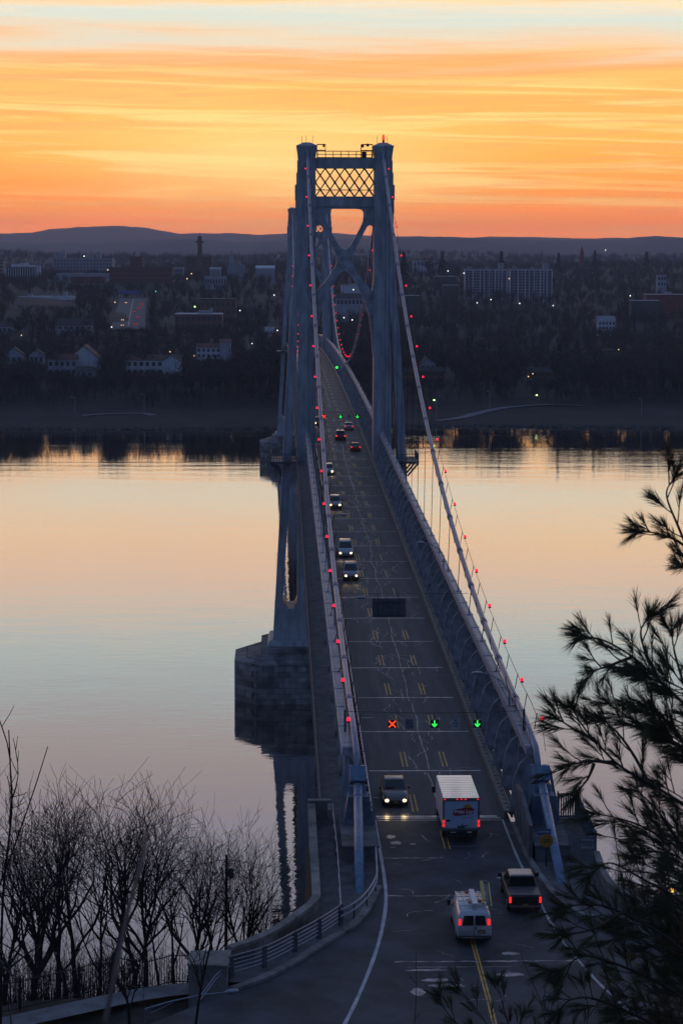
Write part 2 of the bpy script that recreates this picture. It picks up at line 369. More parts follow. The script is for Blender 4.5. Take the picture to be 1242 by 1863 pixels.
hill('far_hill', [(-250, 418), (-60, 421), (0, 425), (60, 423), (95, 416), (140, 413), (215, 411), (262, 414), (300, 421), (330, 425.5), (365, 423.5), (420, 424), (480, 427), (520, 425), (570, 425), (612, 423.5), (645, 427), (700, 429), (760, 430), (850, 433), (890, 431), (960, 430.5), (1060, 433.5), (1140, 433), (1240, 434), (1500, 428)], 12500, 1500, 1)
hill('middle_hill', [(-250, 438), (0, 441), (60, 441), (150, 440), (250, 437.5), (330, 435), (352, 434), (400, 437), (450, 441), (500, 438), (560, 436), (640, 434), (720, 431), (800, 430.5), (850, 432.5), (900, 434), (960, 435.5), (1060, 437), (1145, 435), (1152, 432), (1195, 429.5), (1240, 432), (1500, 436)], 9000, 1000, 2)

# near (west) bank
NYc = [-420, -377, -371, -350, -330, -302, -292, -200]
def gzn(x, y):
    hillz = float(np.interp(y, [-420, -378, -372, -355, -303, -295], [75, 74, 72.2, 63, 36.0, 35.6]))
    if y < -295: return hillz
    fl = min(zd(y) - .35, 36.3)
    if x < 0:
        edge = -258 - max(0, -14 - x) * .32 if x < -9.6 else -233
        if y > edge: return max(-3, fl - (y - edge) * (.50 if x < -9.6 else 1.2) - (1.2 if x < -9.6 else 0))
        if x < -13: fl -= .8
    else:
        edge = -233 if x < 9 else -243
        if y > edge: return max(-3, fl - (y - edge) * (1.2 if x < 9 else .55) - (2.0 if x > 9 else 0))
        if x > 12: fl -= .6
    return fl
mb = MB(); mb.smooth = True
xs = sorted(set(list(np.arange(-150, -20, 5)) + list(np.arange(-20, 22, .6)) + list(np.arange(22, 150, 5)))); yl = sorted(set(list(np.arange(-420, -300, 5)) + list(np.arange(-300, -220, .8)) + list(np.arange(-220, -150, 2.5))))
V = [(float(x), float(y), gzn(x, y) + (.12 * math.sin(x * 1.3 + y) if abs(x) > 14 else 0)) for y in yl for x in xs]; n = len(xs)
mb.add(V, [(j * n + i, j * n + i + 1, (j + 1) * n + i + 1, (j + 1) * n + i) for j in range(len(yl) - 1) for i in range(n - 1)])
mb.build('near_bank_ground', mat('leaf_litter_ground', (.038, .030, .026), .95, 0, .35, .6), kind='structure')
# ------------------------------------------------------------------ suspension bridge
BR = thing('suspension_bridge', 'long blue grey steel suspension bridge with two lattice topped towers crossing the river', 'bridge')
PAN = 12.7
KW = 4.6                                           # road edge to centre line
# deck: asphalt sheet with joints, double yellow dashes, sealed cracks laid on it
mb = MB(); Ys = [-229 + 6.35 * i for i in range(145)]
for a, b in zip(Ys[:-1], Ys[1:]):
    for (x0, x1, dz0, dz1) in ((-4.9, 4.9, 0, 0),):
        mb.add([(x0, a, zd(a)), (x1, a, zd(a)), (x1, b, zd(b)), (x0, b, zd(b))], [(0, 1, 2, 3)])
        mb.add([(-4.9, a, zd(a) - .5), (4.9, a, zd(a) - .5), (4.9, b, zd(b) - .5), (-4.9, b, zd(b) - .5)], [(3, 2, 1, 0)])
    mb.add([(-4.9, a, zd(a)), (-4.9, b, zd(b)), (-4.9, b, zd(b) - .5), (-4.9, a, zd(a) - .5)], [(0, 1, 2, 3)])
    mb.add([(4.9, a, zd(a)), (4.9, b, zd(b)), (4.9, b, zd(b) - .5), (4.9, a, zd(a) - .5)], [(3, 2, 1, 0)])
rs = random.Random(5)
mb.m = 1
for i in range(0, 72):
    y = -228.6 + PAN * i
    if y > 680: break
    w = .36 if i in (0, 18, 54) else .19
    x0, x1 = -4.45 + rs.uniform(0, .15), 4.45 - rs.uniform(0, .5)
    pts = [(x0 + (x1 - x0) * k / 16, y + rs.uniform(-.02, .02), zd(y)) for k in range(17)]
    mb.strip(pts, [w * rs.uniform(.65, 1.25) for _ in pts], .006)
    if i < 12 and rs.random() < .4: mb.strip([(-4.4, y + 5, zd(y + 5)), (-3.2, y + 5.02, zd(y + 5))], .08, .006)
mb.m = 2
for i in range(0, 50):
    y = -228.6 + PAN * i + 1.2
    for x in (-1.52, 1.52):
        for o in (-.16, .16):
            if rs.random() < .05: continue
            mb.add([(x + o - .055, y, zd(y) + .006), (x + o + .055, y, zd(y) + .006), (x + o + .055, y + 4.7, zd(y + 4.7) + .006), (x + o - .055, y + 4.7, zd(y + 4.7) + .006)], [(0, 1, 2, 3)])
mb.m = 3
def crack(x, y, L, wob, w, step=.5, pull=0.0):
    pts = []; n = max(3, int(L / step)); x0 = x; vx = 0
    for k in range(n):
        vx = vx * .6 + rs.uniform(-wob, wob); x += vx - (x - x0) * pull; pts.append((x, y + k * step, zd(y + k * step)))
    mb.strip(pts, [w * rs.uniform(.5, 1.5) for _ in pts], .008)
x = .15
for y in range(-228, 230, 12):
    if rs.random() < .9: crack(x + rs.uniform(-.05, .05), y, 12.5, .03, .06 if y < 0 else .08, .6, .05)
    x += rs.uniform(-.12, .10); x = max(-.5, min(.5, x))
for _ in range(190):
    y = rs.uniform(-226, 60); crack(rs.choice([-1, -.7, .7, .9, 1.1, -1.9]) + rs.uniform(-.7, .7), y, rs.uniform(1.5, 6.5), .16, .055, .4)
for _ in range(45):
    y = rs.uniform(-226, 20); crack(rs.uniform(-4, 4), y, rs.uniform(1, 4), .22, .05, .4)
for _ in range(25):
    y = rs.uniform(-226, 20); a = rs.uniform(-3.9, 3); mb.strip([(a + k * .25, y + rs.uniform(-.03, .03), zd(y)) for k in range(int(rs.uniform(4, 10)))], .05, .008)
mb.build('deck', [ASPH, JOINT, YEL, SEAL], BR)

# kerb beams with punched guide rail
for s, nm in ((1, 'guide_rail'), (-1, 'guide_rail')):
    mb = MB()
    for a, b in zip(Ys[:-1], Ys[1:]):
        for (o, w, z0, h) in ((4.62, .16, .25, .5), (4.86, .3, .42, .08), (5.1, .14, .25, .5)) if s > 0 else ((4.66, .12, .45, .14), (4.66, .10, .8, .10), (4.95, .16, .2, .4)):
            mb.beam((s * o, a, zd(a) + z0), (s * o, b, zd(b) + z0), w, h)
    mb.m = 1
    if s > 0:
        y = -228
        while y < 120: mb.box((4.86, y, zd(y) + .475), (.13, .34, .02)); y += 1.1
    else:
        y = -228
        while y < 120: mb.box((-4.72, y, zd(y) + .45), (.08, .1, .9)); y += 2.1
    mb.build(nm, [KERBM if s > 0 else GALV, TRIM], BR)

# floor system under the deck
mb = MB()
for i in range(0, 145):
    y = -228.6 + 6.35 * i
    mb.beam((-6.4, y, zd(y) - 1.0), (6.4, y, zd(y) - 1.0), .3, 1.0)
for x in (-3, 0, 3, 5.75, -5.75):
    for a, b in zip(Ys[:-1], Ys[1:]): mb.beam((x, a, zd(a) - .72), (x, b, zd(b) - .72), .25, .4)
mb.build('floor_frame', STEELD, BR)
# sidewalks outside each truss, with their outer railing
for s in (-1, 1):
    mb = MB()
    for a, b in zip(Ys[:-1], Ys[1:]): mb.beam((s * 7.45, a, zd(a) - .1), (s * 7.45, b, zd(b) - .1), 1.75, .2)
    mb.build('sidewalk', WALK, BR)
    mb = MB(); RX = 8.25 * s
    for a, b in zip(Ys[:-1], Ys[1:]):
        if abs(a) < 5 or abs(a - 457) < 5: continue
        for h, r in ((1.18, .05), (.12, .03), (.65, .02)): mb.beam((RX, a, zd(a) + h), (RX, b, zd(b) + h), r * 2, r * 2)
        if a < 60:
            k = 3.175 / 2
            for q in range(4): mb.box((RX, a + q * k, zd(a + q * k) + .6), (.07, .07, 1.2))
            if a < -40:
                for q in range(30): mb.box((RX, a + q * .2117, zd(a) + .62), (.02, .02, 1.0))
    mb.build('sidewalk_railing', STEELD, BR)

# stiffening trusses
TH = 5.0
for s in (-1, 1):
    X = 6.4 * s; mb = MB(); mb.m = 0
    tops = []
    for a, b in zip(Ys[:-1], Ys[1:]):
        if (abs(a) < 3 or abs(b) < 3 or abs(a - 457.2) < 3 or abs(b - 457.2) < 3): pass
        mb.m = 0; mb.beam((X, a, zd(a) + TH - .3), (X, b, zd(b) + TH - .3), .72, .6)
        mb.m = 1; mb.beam((X, a, zd(a) - .6), (X, b, zd(b) - .6), .5, .6)
    for i in range(145):
        y = -228.6 + 6.35 * i; z = zd(y); mb.m = 1
        mb.beam((X, y, z - .4), (X, y, z + TH - .5), .36, .34)
        # batten plates over the chord, the pale ribs seen along it
        mb.m = 2
        if y < 235:
            mb.box((X, y, z + TH + .02), (.82, .5, .06))
            for q in (-2.1, 0, 2.1): mb.box((X, y + 3.17 + q, z + TH + .015), (.74, .12, .04))
            for q in (-.24, .24): mb.beam((X + q, y, z + TH + .04), (X + q, y + 6.35, zd(y + 6.35) + TH + .04), .07, .05)
        mb.m = 1
        if i < 144:
            y2 = y + 6.35; z2 = zd(y2)
            if i % 2: mb.beam((X, y, z + TH - .6), (X, y2, z2 - .3), .26, .3)
            else: mb.beam((X, y, z - .3), (X, y2, z2 + TH - .6), .26, .3)
    T_ = mb.build('stiffening_truss', [CHORD, STEEL, RAILP], BR)
    # knee brackets leaning from the floor beam up to the chord, road side
    def bracket(y, near):
        b = MB(); z = zd(y); x = lambda d: s * d
        prof = [(4.98, .15), (5.12, 1.2), (5.25, 2.3), (5.42, 3.1), (5.72, 3.75), (6.16, 4.15)]
        n = len(prof); pl = [Vector((x(a), y, z + h)) for a, h in prof] + [Vector((x(6.2), y, z + h)) for a, h in reversed(prof)]
        e = Vector((0, .03, 0)); b.m = 0
        b.loft([[p - e for p in pl], [p + e for p in pl]])
        b.m = 1
        b.tube([Vector((x(a - .03), y, z + h)) for a, h in prof], .075 if near else .09, 5)
        if near:
            lp_ = MB(); b2, b = b, lp_; b.beam((x(6.05), y + 2.4, z + 1.6), (x(6.05), y + 2.4, z + TH - .6), .5, .06)
            for q in range(7):
                za = z + 1.6 + q * .4
                b.beam((x(5.85), y + 2.36, za), (x(6.25), y + 2.36, za + .4), .05, .05); b.beam((x(6.25), y + 2.36, za), (x(5.85), y + 2.36, za + .4), .05, .05)
            return b2, b
        return b
    cnt = 0
    mass = MB()
    for i in range(0, 70):
        y = -228.6 + 6.35 * i
        if abs(y) < 5: continue
        if s > 0 and i < 36:
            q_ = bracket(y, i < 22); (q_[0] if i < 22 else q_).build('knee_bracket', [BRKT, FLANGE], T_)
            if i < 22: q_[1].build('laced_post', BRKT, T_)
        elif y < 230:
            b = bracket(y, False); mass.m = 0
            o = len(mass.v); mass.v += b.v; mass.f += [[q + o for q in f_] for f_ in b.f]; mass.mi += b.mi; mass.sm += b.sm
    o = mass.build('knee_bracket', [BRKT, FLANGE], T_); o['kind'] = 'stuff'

# main cables
LH = [6.96, 7.02, 7.48, 8.15, 9.16, 10.48, 12.06, 14.01, 16.19, 18.74, 21.58, 24.7, 28.08, 31.91, 35.98, 40.3, 44.85, 49.6, 54.45]
def cz(y):
    if y <= 0: return zd(y) + float(np.interp(y, [-231] + [-228.8 + PAN * j for j in range(19)], [5.5] + [h for h in LH])) - 1.42
    if y <= 457.2: return 48.3 + (94.45 - 48.3) * ((y - 228.6) / 228.6) ** 2
    t_ = (y - 457.2) / 229; return 94.45 + (42 - 94.45) * t_ - 34 * t_ * (1 - t_)
def cxp(s, y):
    if y >= 0: return s * 6.4
    k = -y / 231; return -6.4 + .6 * k if s < 0 else 6.4 + .25 * k
for s in (-1, 1):
    yy = [-231, -229.5] + [-228.8 + PAN / 2 * j for j in range(1, 36)] + [-1.5, 0] + [PAN / 2 * j for j in range(1, 72)] + [457.2] + [457.2 + 12 * j for j in range(1, 20)]
    yy = sorted(set(yy)); mb = MB(); mb.smooth = True
    mb.tube([(cxp(s, y), y, cz(y)) for y in yy], .225, 10)
    mb.smooth = False; mb.m = 1
    bands = [-228.8 + PAN * j for j in range(1, 18)] + [PAN * j for j in range(1, 36)]
    for y in bands:
        d = (Vector((0, .45, cz(y + .45))) - Vector((0, -.45, cz(y - .45)))).normalized()
        c = Vector((cxp(s, y), y, cz(y))); mb.tube([c - d * .42, c + d * .42], .285, 10)
        mb.box(c + Vector((0, 0, -.33)), (.16, .5, .3))
    mb.m = 2
    for o in (-.48, .48):                         # hand ropes on short posts
        mb.tube([(cxp(s, y) + o, y, cz(y) + 1.12) for y in yy if y < 457], .022, 4)
    for j in range(0, 36):
        y = -226 + PAN / 2 * j
        for o in (-.48, .48): mb.beam((cxp(s, y) + o * .6, y, cz(y)), (cxp(s, y) + o, y, cz(y) + 1.18), .055, .055)
    CB = mb.build('main_cable', [CABLE, BAND, IRON], BR)
    for y in [-228.8 + PAN * j for j in range(0, 18)] + [PAN * j for j in range(2, 32)]:
        lm = MB(); c = Vector((cxp(s, y) + .5 * (1 if s > 0 else -1), y, cz(y) + 1.2))
        k = .85 if y < 0 else 1.0
        lm.m = 1; lm.cyl(c + Vector((0, 0, .06)), .13, .12, n=8); lm.m = 0
        lm.tube([c + Vector((0, 0, .12)), c + Vector((0, 0, .30 * k)), c + Vector((0, 0, .44 * k))], [.16 * k, .155 * k, .07 * k], 8)
        lm.build('cable_lamp', [EMR, IRON], CB)
    for y in bands:
        top, bot = cz(y) - .3, zd(y) + TH - .1
        if top - bot < .5 or (y > 0 and y > 410): continue
        h = MB()
        for o in (-.09, .09): h.tube([(cxp(s, y) + .02, y + o, top), (6.4 * s, y + o, bot)], .038 if y < 0 else .05, 4)
        h.build('hanger', IRON, BR)

# towers
def poly_half(pts): return [(x, z) for x, z in pts] + [(-x, z) for x, z in reversed(pts)]
TOPO = [(0, 84.55), (2.4, 84.55), (3.05, 84.35), (3.25, 83.8), (3.2, 82.8), (2.95, 81.9), (1.5, 79.1), (.85, 78.1), (.4, 77.65), (0, 77.55)]
SIDE = [(3.62, 81.2), (4.1, 81.75), (4.7, 81.75), (4.95, 81.1), (4.95, 70.3), (4.2, 71.2), (3.0, 72.6), (1.65, 74.6), (1.3, 75.7), (1.48, 76.8)]
LOWO = [(0, 74.0), (.75, 73.6), (1.35, 72.9), (1.95, 71.7), (2.95, 69.9), (3.73, 68.1), (4.3, 65.6), (4.64, 63.3), (4.88, 59.7)]
LEGO = [(95.1, 8.0), (90, 8.02), (78, 8.42), (68.6, 9.05), (59.5, 9.75), (50.3, 10.25), (42, 10.6), (30, 11.25), (17, 11.95), (9.4, 12.4)]
def hy_(z): return float(np.interp(z, [9, 42, 60, 80, 95], [4.6, 3.2, 2.5, 2.05, 1.9]))
def lego(z): return float(np.interp(-z, [-a for a, b in LEGO], [b for a, b in LEGO]))
def ring(x0, x1, z, hy, s): return [Vector((s * x, y, z)) for x, y in ((x0, -hy), (x1, -hy), (x1, hy), (x0, hy))]
def tower(Y0):
    tw = bpy.data.objects.new('tower', None); COL.objects.link(tw); tw.parent = BR; tw.location = (0, Y0, 0); tw['label'] = 'tower standing nearer the viewer' if Y0 == 0 else 'tower far across the river'
    for s in (-1, 1):
        mb = MB()
        zs = [67, 69, 74, 78, 84, 90, 93.5]
        mb.loft([ring(5.0, lego(z), z, hy_(z), s) for z in zs])
        mb.loft([ring(4.95, 8.05, 93.5, 1.95, s), ring(4.75, 8.25, 94.9, 2.15, s), ring(4.7, 8.3, 95.0, 2.2, s), ring(4.7, 8.3, 95.15, 2.2, s), ring(5.9, 7.1, 95.75, .8, s)])
        si = [(67, 7.85), (51, 8.65), (42, 9.15), (37, 9.35), (17, 10.65)]
        mb.loft([ring(float(np.interp(-z, [-a for a, b in si], [b for a, b in si])), lego(z), z, hy_(z), s) for z in (17, 30, 42, 51, 60, 67)])
        so_ = [(67, 7.8), (60, 7.95), (42, 8.1), (17, 8.1)]
        mb.loft([ring(5.0, float(np.interp(-z, [-a for a, b in so_], [b for a, b in so_])), z, hy_(z), s) for z in (17, 30, 42, 51, 60, 67)])
        # web with a rounded foot closing the opening, and plinth
        mb.loft([ring(5.0, lego(z), z, hy_(z), s) for z in (9.4, 15.6)])
        mb.loft([ring(5.0, 8.7, 15.6, hy_(16), s), ring(5.0, 8.12, 17, hy_(17), s)]); mb.loft([ring(9.8, lego(15.6), 15.6, hy_(16), s), ring(10.63, lego(17), 17, hy_(17), s)])
        mb.loft([ring(3.4, 13.3, 9.4, 5.6, s), ring(3.9, 12.9, 10.4, 5.1, s)])
        # vertical ribs of the plated shaft, front and back
        for f in (-1, 1):
            for fx in (0.02, .34, .66, .98):
                for za, zb in ((67, 80), (80, 93.4)):
                    a, b = [Vector((s * (5 + (lego(z) - 5) * (.04 + fx * .92)), f * (hy_(z) + .03), z)) for z in (za, zb)]; mb.beam(a, b, .14, .08)
            for xx in ((5.2, 5.2), (6.5, 6.6), (7.6, 7.75)):
                a = Vector((s * xx[0], f * (hy_(67) + .03), 67)); b = Vector((s * xx[1], f * (hy_(42) + .03), 42)); c = Vector((s * xx[1], f * (hy_(17) + .03), 17)); mb.beam(a, b, .14, .08); mb.beam(b, c, .14, .08)
            for k in (.15, .88):
                q = [Vector((s * (iz + (lego(z) - iz) * k), f * (hy_(z) + .03), z)) for z, iz in ((66, 7.95), (42, 9.15), (17, 10.65))]; mb.beam(q[0], q[1], .13, .08); mb.beam(q[1], q[2], .13, .08)
        for z in (15.7, 30, 41, 55, 67.2, 77.6, 86, 93.2): mb.loft([ring(4.97, lego(z) + .05, z - .12, hy_(z) + .05, s), ring(4.97, lego(z) + .05, z + .12, hy_(z) + .05, s)]) if z > 66 or z < 16 else None
        # stepped ornament on the outer side near the top
        for k, (z, h, d) in enumerate(((91.6, 2.2, .12), (89.6, 2.0, .24), (87.3, 2.6, .40), (85.0, 2.0, .24), (83.0, 2.0, .12))):
            mb.bx(s * (lego(z) - .2), s * (lego(z) + d), -1.3, 1.3, z - h / 2, z + h / 2)
        for k in range(26):                        # plate seams
            z = 18.5 + 3.0 * k
            if 66 < z < 68: continue
            if z > 67: mb.loft([ring(4.985, lego(z) + .015, z + q, hy_(z) + .018, s) for q in (-.05, .05)])
            else:
                iz = float(np.interp(-z, [-a for a, b in si], [b for a, b in si])); oz = float(np.interp(-z, [-a for a, b in so_], [b for a, b in so_]))
                mb.loft([ring(iz - .015, lego(z) + .015, z + q, hy_(z) + .018, s) for q in (-.05, .05)]); mb.loft([ring(4.985, oz + .015, z + q, hy_(z) + .018, s) for q in (-.05, .05)])
        leg = mb.build('leg', STEEL, tw)
        an = MB()
        for q in ((5.5, -1), (6.6, -.6), (7.3, .8)): an.tube([(s * q[0], q[1], 95.2), (s * q[0], q[1], 96.9)], .05, 4)
        an.build('antenna', IRON, tw)
    outer = [(5.05, 84.95), (5.05, 59.6)] + list(reversed(LOWO))
    outer = [(5.05, 84.95), (5.05, 59.4)] + [p for p in reversed(LOWO)] + [(-x, z) for x, z in LOWO[1:]] + [(-5.05, 59.4), (-5.05, 84.95)]
    tp = smooth(TOPO + [(-x, z) for x, z in reversed(TOPO[1:-1])], 1)
    sd = smooth(SIDE, 1)
    for yo in (0,):
        plate2d(outer, [tp, sd, [(-x, z) for x, z in reversed(sd)]], 2.2, 'portal_brace', STEEL, tw)
    mb = MB(); mb.bx(-5.03, 5.03, -1.25, 1.25, 84.97, 86.5); mb.bx(-5.03, 5.03, -1.32, 1.32, 86.5, 86.62); mb.bx(-5.03, 5.03, -1.32, 1.32, 84.9, 85.05)
    mb.build('lower_strut', STEEL, tw)
    mb = MB(); mb.bx(-5.03, 5.03, -1.3, 1.3, 91.4, 92.95); mb.bx(-5.03, 5.03, -1.38, 1.38, 92.95, 93.1); mb.build('upper_strut', STEEL, tw)
    mb = MB(); z0, z1 = 86.6, 91.42; cw = 10.06 / 6
    for yo in (-.75, .75):
        for i in range(-2, 7):
            for d in (1, -1):
                xa, xb = -5.03 + cw * i, -5.03 + cw * (i + 2); za, zb = (z0, z1) if d > 0 else (z1, z0)
                def cut(xa, za, xb, zb):
                    f0 = max(0, (-5.03 - xa) / (xb - xa)); f1 = min(1, (5.03 - xa) / (xb - xa)); return (xa + (xb - xa) * f0, za + (zb - za) * f0), (xa + (xb - xa) * f1, za + (zb - za) * f1)
                p, q = cut(xa, za, xb, zb)
                if q[0] - p[0] > .05: mb.beam((p[0], yo + d * .04, p[1]), (q[0], yo + d * .04, q[1]), .07, .20)
        for i in range(7):
            for z in (z0 + .02, (z0 + z1) / 2, z1 - .02): mb.box((-5.03 + cw * i, yo, z), (.34, .18, .34), M=Matrix.Rotation(R(45), 3, 'Y'))
        mb.box((0, yo, 87.75), (10.06, .06, .09))
    mb.build('lattice_panel', STEELD, tw)
    mb = MB()
    for y in (-1.2, 1.2):
        for z in (93.75, 94.3): mb.beam((-4.8, y, z), (4.8, y, z), .07, .07)
        for i in range(8): mb.box((-4.6 + 9.2 * i / 7, y, 93.7), (.06, .06, 1.2))
    mb.bx(-4.8, 4.8, -1.25, 1.25, 93.15, 93.25)
    for (x0, x1) in ((-4.75, -3.3), (2.8, 4.75)):
        for z in (94.45, 95.45):
            for y in (-.8, .8): mb.beam((x0, y, z), (x1, y, z), .09, .09)
        for x in (x0, x1):
            for y in (-.8, .8): mb.box((x, y, 94.3), (.08, .08, 2.3))
    for b in ((3.3, 93.7, .8, 1.1), (3.0, 95.2, .5, .5), (3.9, 95.35, .45, .45), (-3.6, 95.2, .35, .4)): mb.box((b[0], -.2, b[1]), (b[2], .7, b[3]))
    mb.build('top_walkway', IRON, tw)
    # deck level cross girder and the balconies round the legs
    mb = MB(); mb.bx(-8.0, 8.0, -1.6, 1.6, 36.0, 38.9); mb.bx(-8, 8, -1.2, 1.2, 17.3, 19.5); mb.build('cross_girder', STEEL, tw)
    for s in (-1, 1):
        mb = MB(); zb = zd(0) + .1
        mb.bx(s * 8.4, s * 12.7, -5.2, 5.2, zb - .45, zb - .1); mb.bx(s * 7.5, s * 8.4, -8, 8, zb - .45, zb - .12)
        for za in (.5, 1.15):
            mb.beam((s * 12.65, -5.15, zb + za), (s * 12.65, 5.15, zb + za), .08, .08)
            for y in (-5.15, 5.15): mb.beam((s * 8.3, y, zb + za), (s * 12.65, y, zb + za), .08, .08)
        for q in range(12): mb.box((s * 12.65, -5.1 + 10.2 * q / 11, zb + .5), (.06, .06, 1.3))
        for q in range(10):
            for y in (-5.15, 5.15): mb.box((s * (8.4 + 4.2 * q / 9), y, zb + .5), (.06, .06, 1.3))
        for y in (-4.6, 0, 4.6): mb.beam((s * 10.8, y, zb - 2.6), (s * 12.6, y, zb - .45), .25, .3)
        mb.build('balcony', STEELD, tw)
    mb = MB(); c = (6.6, 0, 95.75); mb.cyl((6.6, 0, 96.0), .2, .5, n=8); mb.m = 1; mb.tube([(6.6, 0, 96.25), (6.6, 0, 96.8), (6.6, 0, 97.2)], [.26, .24, .1], 8)
    mb.build('beacon', [IRON, EMX], tw)
    # granite pier with cutwaters
    mb = MB()
    nose = [(-19, -5.2), (-15.2, -9.6), (15.2, -9.6), (19, -5.2), (19, 5.2), (15.2, 9.6), (-15.2, 9.6), (-19, 5.2)]
    up_ = [(-14.4, -6.0), (-13.2, -7.6), (13.2, -7.6), (14.4, -6.0), (14.4, 6.0), (13.2, 7.6), (-13.2, 7.6), (-14.4, 6.0)]
    L = lambda pl, z: [Vector((x, y, z)) for x, y in pl]
    mb.loft([L(nose, -4), L(nose, 7.0), L(up_, 8.3), L(up_, 9.4)])
    mb.build('pier', PIERM, tw)
    return tw
tower(0.0); tower(457.2)
# anchor bents with saddles and backstay pipes
for s in (-1, 1):
    X = cxp(s, -231)
    mb = MB(); y0, y1 = -239.8, -233.0; xa, xb = X - 1.15, X + 1.1; zb = zd(-236)
    mb.bx(xa, xb, y0, y1, zb - 3, zb + 1.0)
    mb.bx(xa - .08, xb + .08, y0 - .08, y1, zb + 1.0, zb + 1.12)
    if s > 0: mb.loft([[Vector((x, y, z)) for y, z in ((-239.4, zb - 1), (-231, zb - 1), (-231, zb + 3.0), (-234, zb + 3.2), (-239.4, zb + 2.3))] for x in (5.08, 5.34)])
    mb.build('anchor_block', ANCH, BR)
    mb = MB(); z1 = 40.1; zq = zb + 1.12
    mb.loft([[Vector((X - 1.0, y, z)), Vector((X + 1.0, y, z)), Vector((X + .7, y, z1)), Vector((X - .7, y, z1))] if z else 0 for y, z in ((-234.7, zq), (-233.2, zq))])
    for q in (-.5, .5): mb.cyl((X + q, -234.72, zq + (z1 - zq) * .45), .17, .06, 'Y', 10)
    for q in range(6):
        mb.beam((X - 1.1, -234.5 + q * .35, zb + 1.2), (X - .75, -232 + q * .35, zb + 4.2), .05, .06)
        mb.beam((X + 1.1, -234.5 + q * .35, zb + 1.2), (X + .75, -232 + q * .35, zb + 4.2), .05, .06)
    mb.build('cable_bent', BENT, BR)
    mb = MB(); M_ = Matrix.Rotation(R(-20), 3, 'X')
    mb.box((X, -232.2, 40.95), (1.05, 2.5, .95), M=M_)
    for q in (-.42, .42): mb.cyl((X + q, -231.0, 41.0), .18, .75, 'Z', 8)
    mb.box((X, -233.3, 40.3), (1.15, .35, .5))
    mb.build('saddle_housing', PIPE, BR)
    f = Vector((-6.15, -246.7, 36.6)) if s < 0 else Vector((6.6, -245.4, 36.5)); a = Vector((X, -233.2, 40.55)); mb = MB(); mb.smooth = True
    mb.tube([a, f + (f - a) * .06], .30, 14); mb.smooth = False
    for k in (.12, .62, .72, .82, .92): c = a.lerp(f, k); d = (f - a).normalized(); mb.tube([c - d * .05, c + d * .05], .33, 14)
    mb.box(f + Vector((0, 0, .0)), (.95, .9, .5)); mb.build('backstay_pipe', PIPE, BR)
# ------------------------------------------------------------------ approach road
def zr(y): return zd(y)
mb = MB()
LK_ = [(-4.75, -229), (-4.75, -240), (-4.87, -245.5), (-5.5, -248.4), (-6.5, -252.0), (-8.63, -255.7), (-9.87, -258.1), (-11.65, -260.9), (-13.7, -263), (-17, -267), (-24, -275), (-44, -300)]
RK_ = [(4.9, -229), (5.0, -238), (5.3, -243.3), (6.0, -248.4), (7.6, -252.3), (10.5, -256), (16, -260), (30, -266), (50, -275), (60, -285), (60, -300)]
def edge(pl, y):
    if y >= pl[0][1]: return pl[0][0]
    for a, b in zip(pl[:-1], pl[1:]):
        if a[1] >= y >= b[1]: return a[0] + (b[0] - a[0]) * (a[1] - y) / max(1e-6, a[1] - b[1])
    return pl[-1][0]
yy = [-229 - .71 * i for i in range(101)]
for a, b in zip(yy[:-1], yy[1:]):
    mb.add([(edge(LK_, a), a, zr(a)), (edge(LK_, b), b, zr(b)), (edge(RK_, b), b, zr(b)), (edge(RK_, a), a, zr(a))], [(0, 1, 2, 3)])
rs = random.Random(9)
def lay(pts, w, z=.008): mb.strip([(x, y, zr(y)) for x, y in pts], w, z)
mb.m = 1                                           # white edge lines
def sp2(pts, n=6): return [(p.x, p.y) for p in spline([(x, y, 0) for x, y in pts], n)]
wl = sp2([(-4.5, -229.5), (-4.46, -236), (-4.45, -242.5), (-4.62, -248.3), (-5.35, -255.2), (-6.55, -262.5), (-7.9, -269), (-9.8, -277), (-12, -285)])
lay(wl, [.22 * rs.uniform(.85, 1.1) for _ in wl], .012)
wr = sp2([(4.38, -229.5), (4.44, -238.2), (4.63, -243.3), (4.87, -249.6), (5.14, -253.9), (5.5, -257), (6.5, -263), (8.5, -271), (12, -282)])
lay(wr, [.17 * rs.uniform(.7, 1.15) for _ in wr], .012)
mb.m = 2                                           # yellow centre line
for o in (-.085, .085): lay([(.06 + o + .004 * k * (1 if k < 4 else 1.0) - max(0, k - 8) * .02, -252.6 - k * 1.6) for k in range(22)], .10)
for x in (-1.52, 1.52):
    if x < 0 or True:
        for o in (-.16, .16): lay([(x * .35 - .5 + o, -232.2), (x * .35 - .5 + o, -236.5)], .11) if x > 0 else None
mb.m = 3
lay([(-4.3, -229.05), (4.3, -229.05)], .34); lay([(-4.3, -229.6), (4.3, -229.6)], .16)
for y, w, x0, x1 in ((-238.6, .14, -4.3, -.4), (-239.9, .09, -4.2, -3.2), (-246.6, .16, -4.4, 1.4), (-236.2, .07, -3.8, -3.4), (-258.6, .2, -4.6, 5.6), (-259.5, .07, -4, 3)):
    n = int((x1 - x0) / .35); pts = [(x0 + (x1 - x0) * k / n, y + rs.uniform(-.06, .06)) for k in range(n + 1)]
    lay(pts, [w * rs.uniform(.15, 1.3) for _ in pts], .01)
for _ in range(34):
    x, y = rs.uniform(-4, 4.5), rs.uniform(-232, -266); n = rs.randint(3, 9); a = rs.uniform(0, 6.3); pts = []
    for k in range(n): pts.append((x, y)); a += rs.uniform(-.6, .6); x += .3 * math.cos(a); y += .3 * math.sin(a)
    lay(pts, [.05 * rs.uniform(.3, 1.5) for _ in pts], .01)
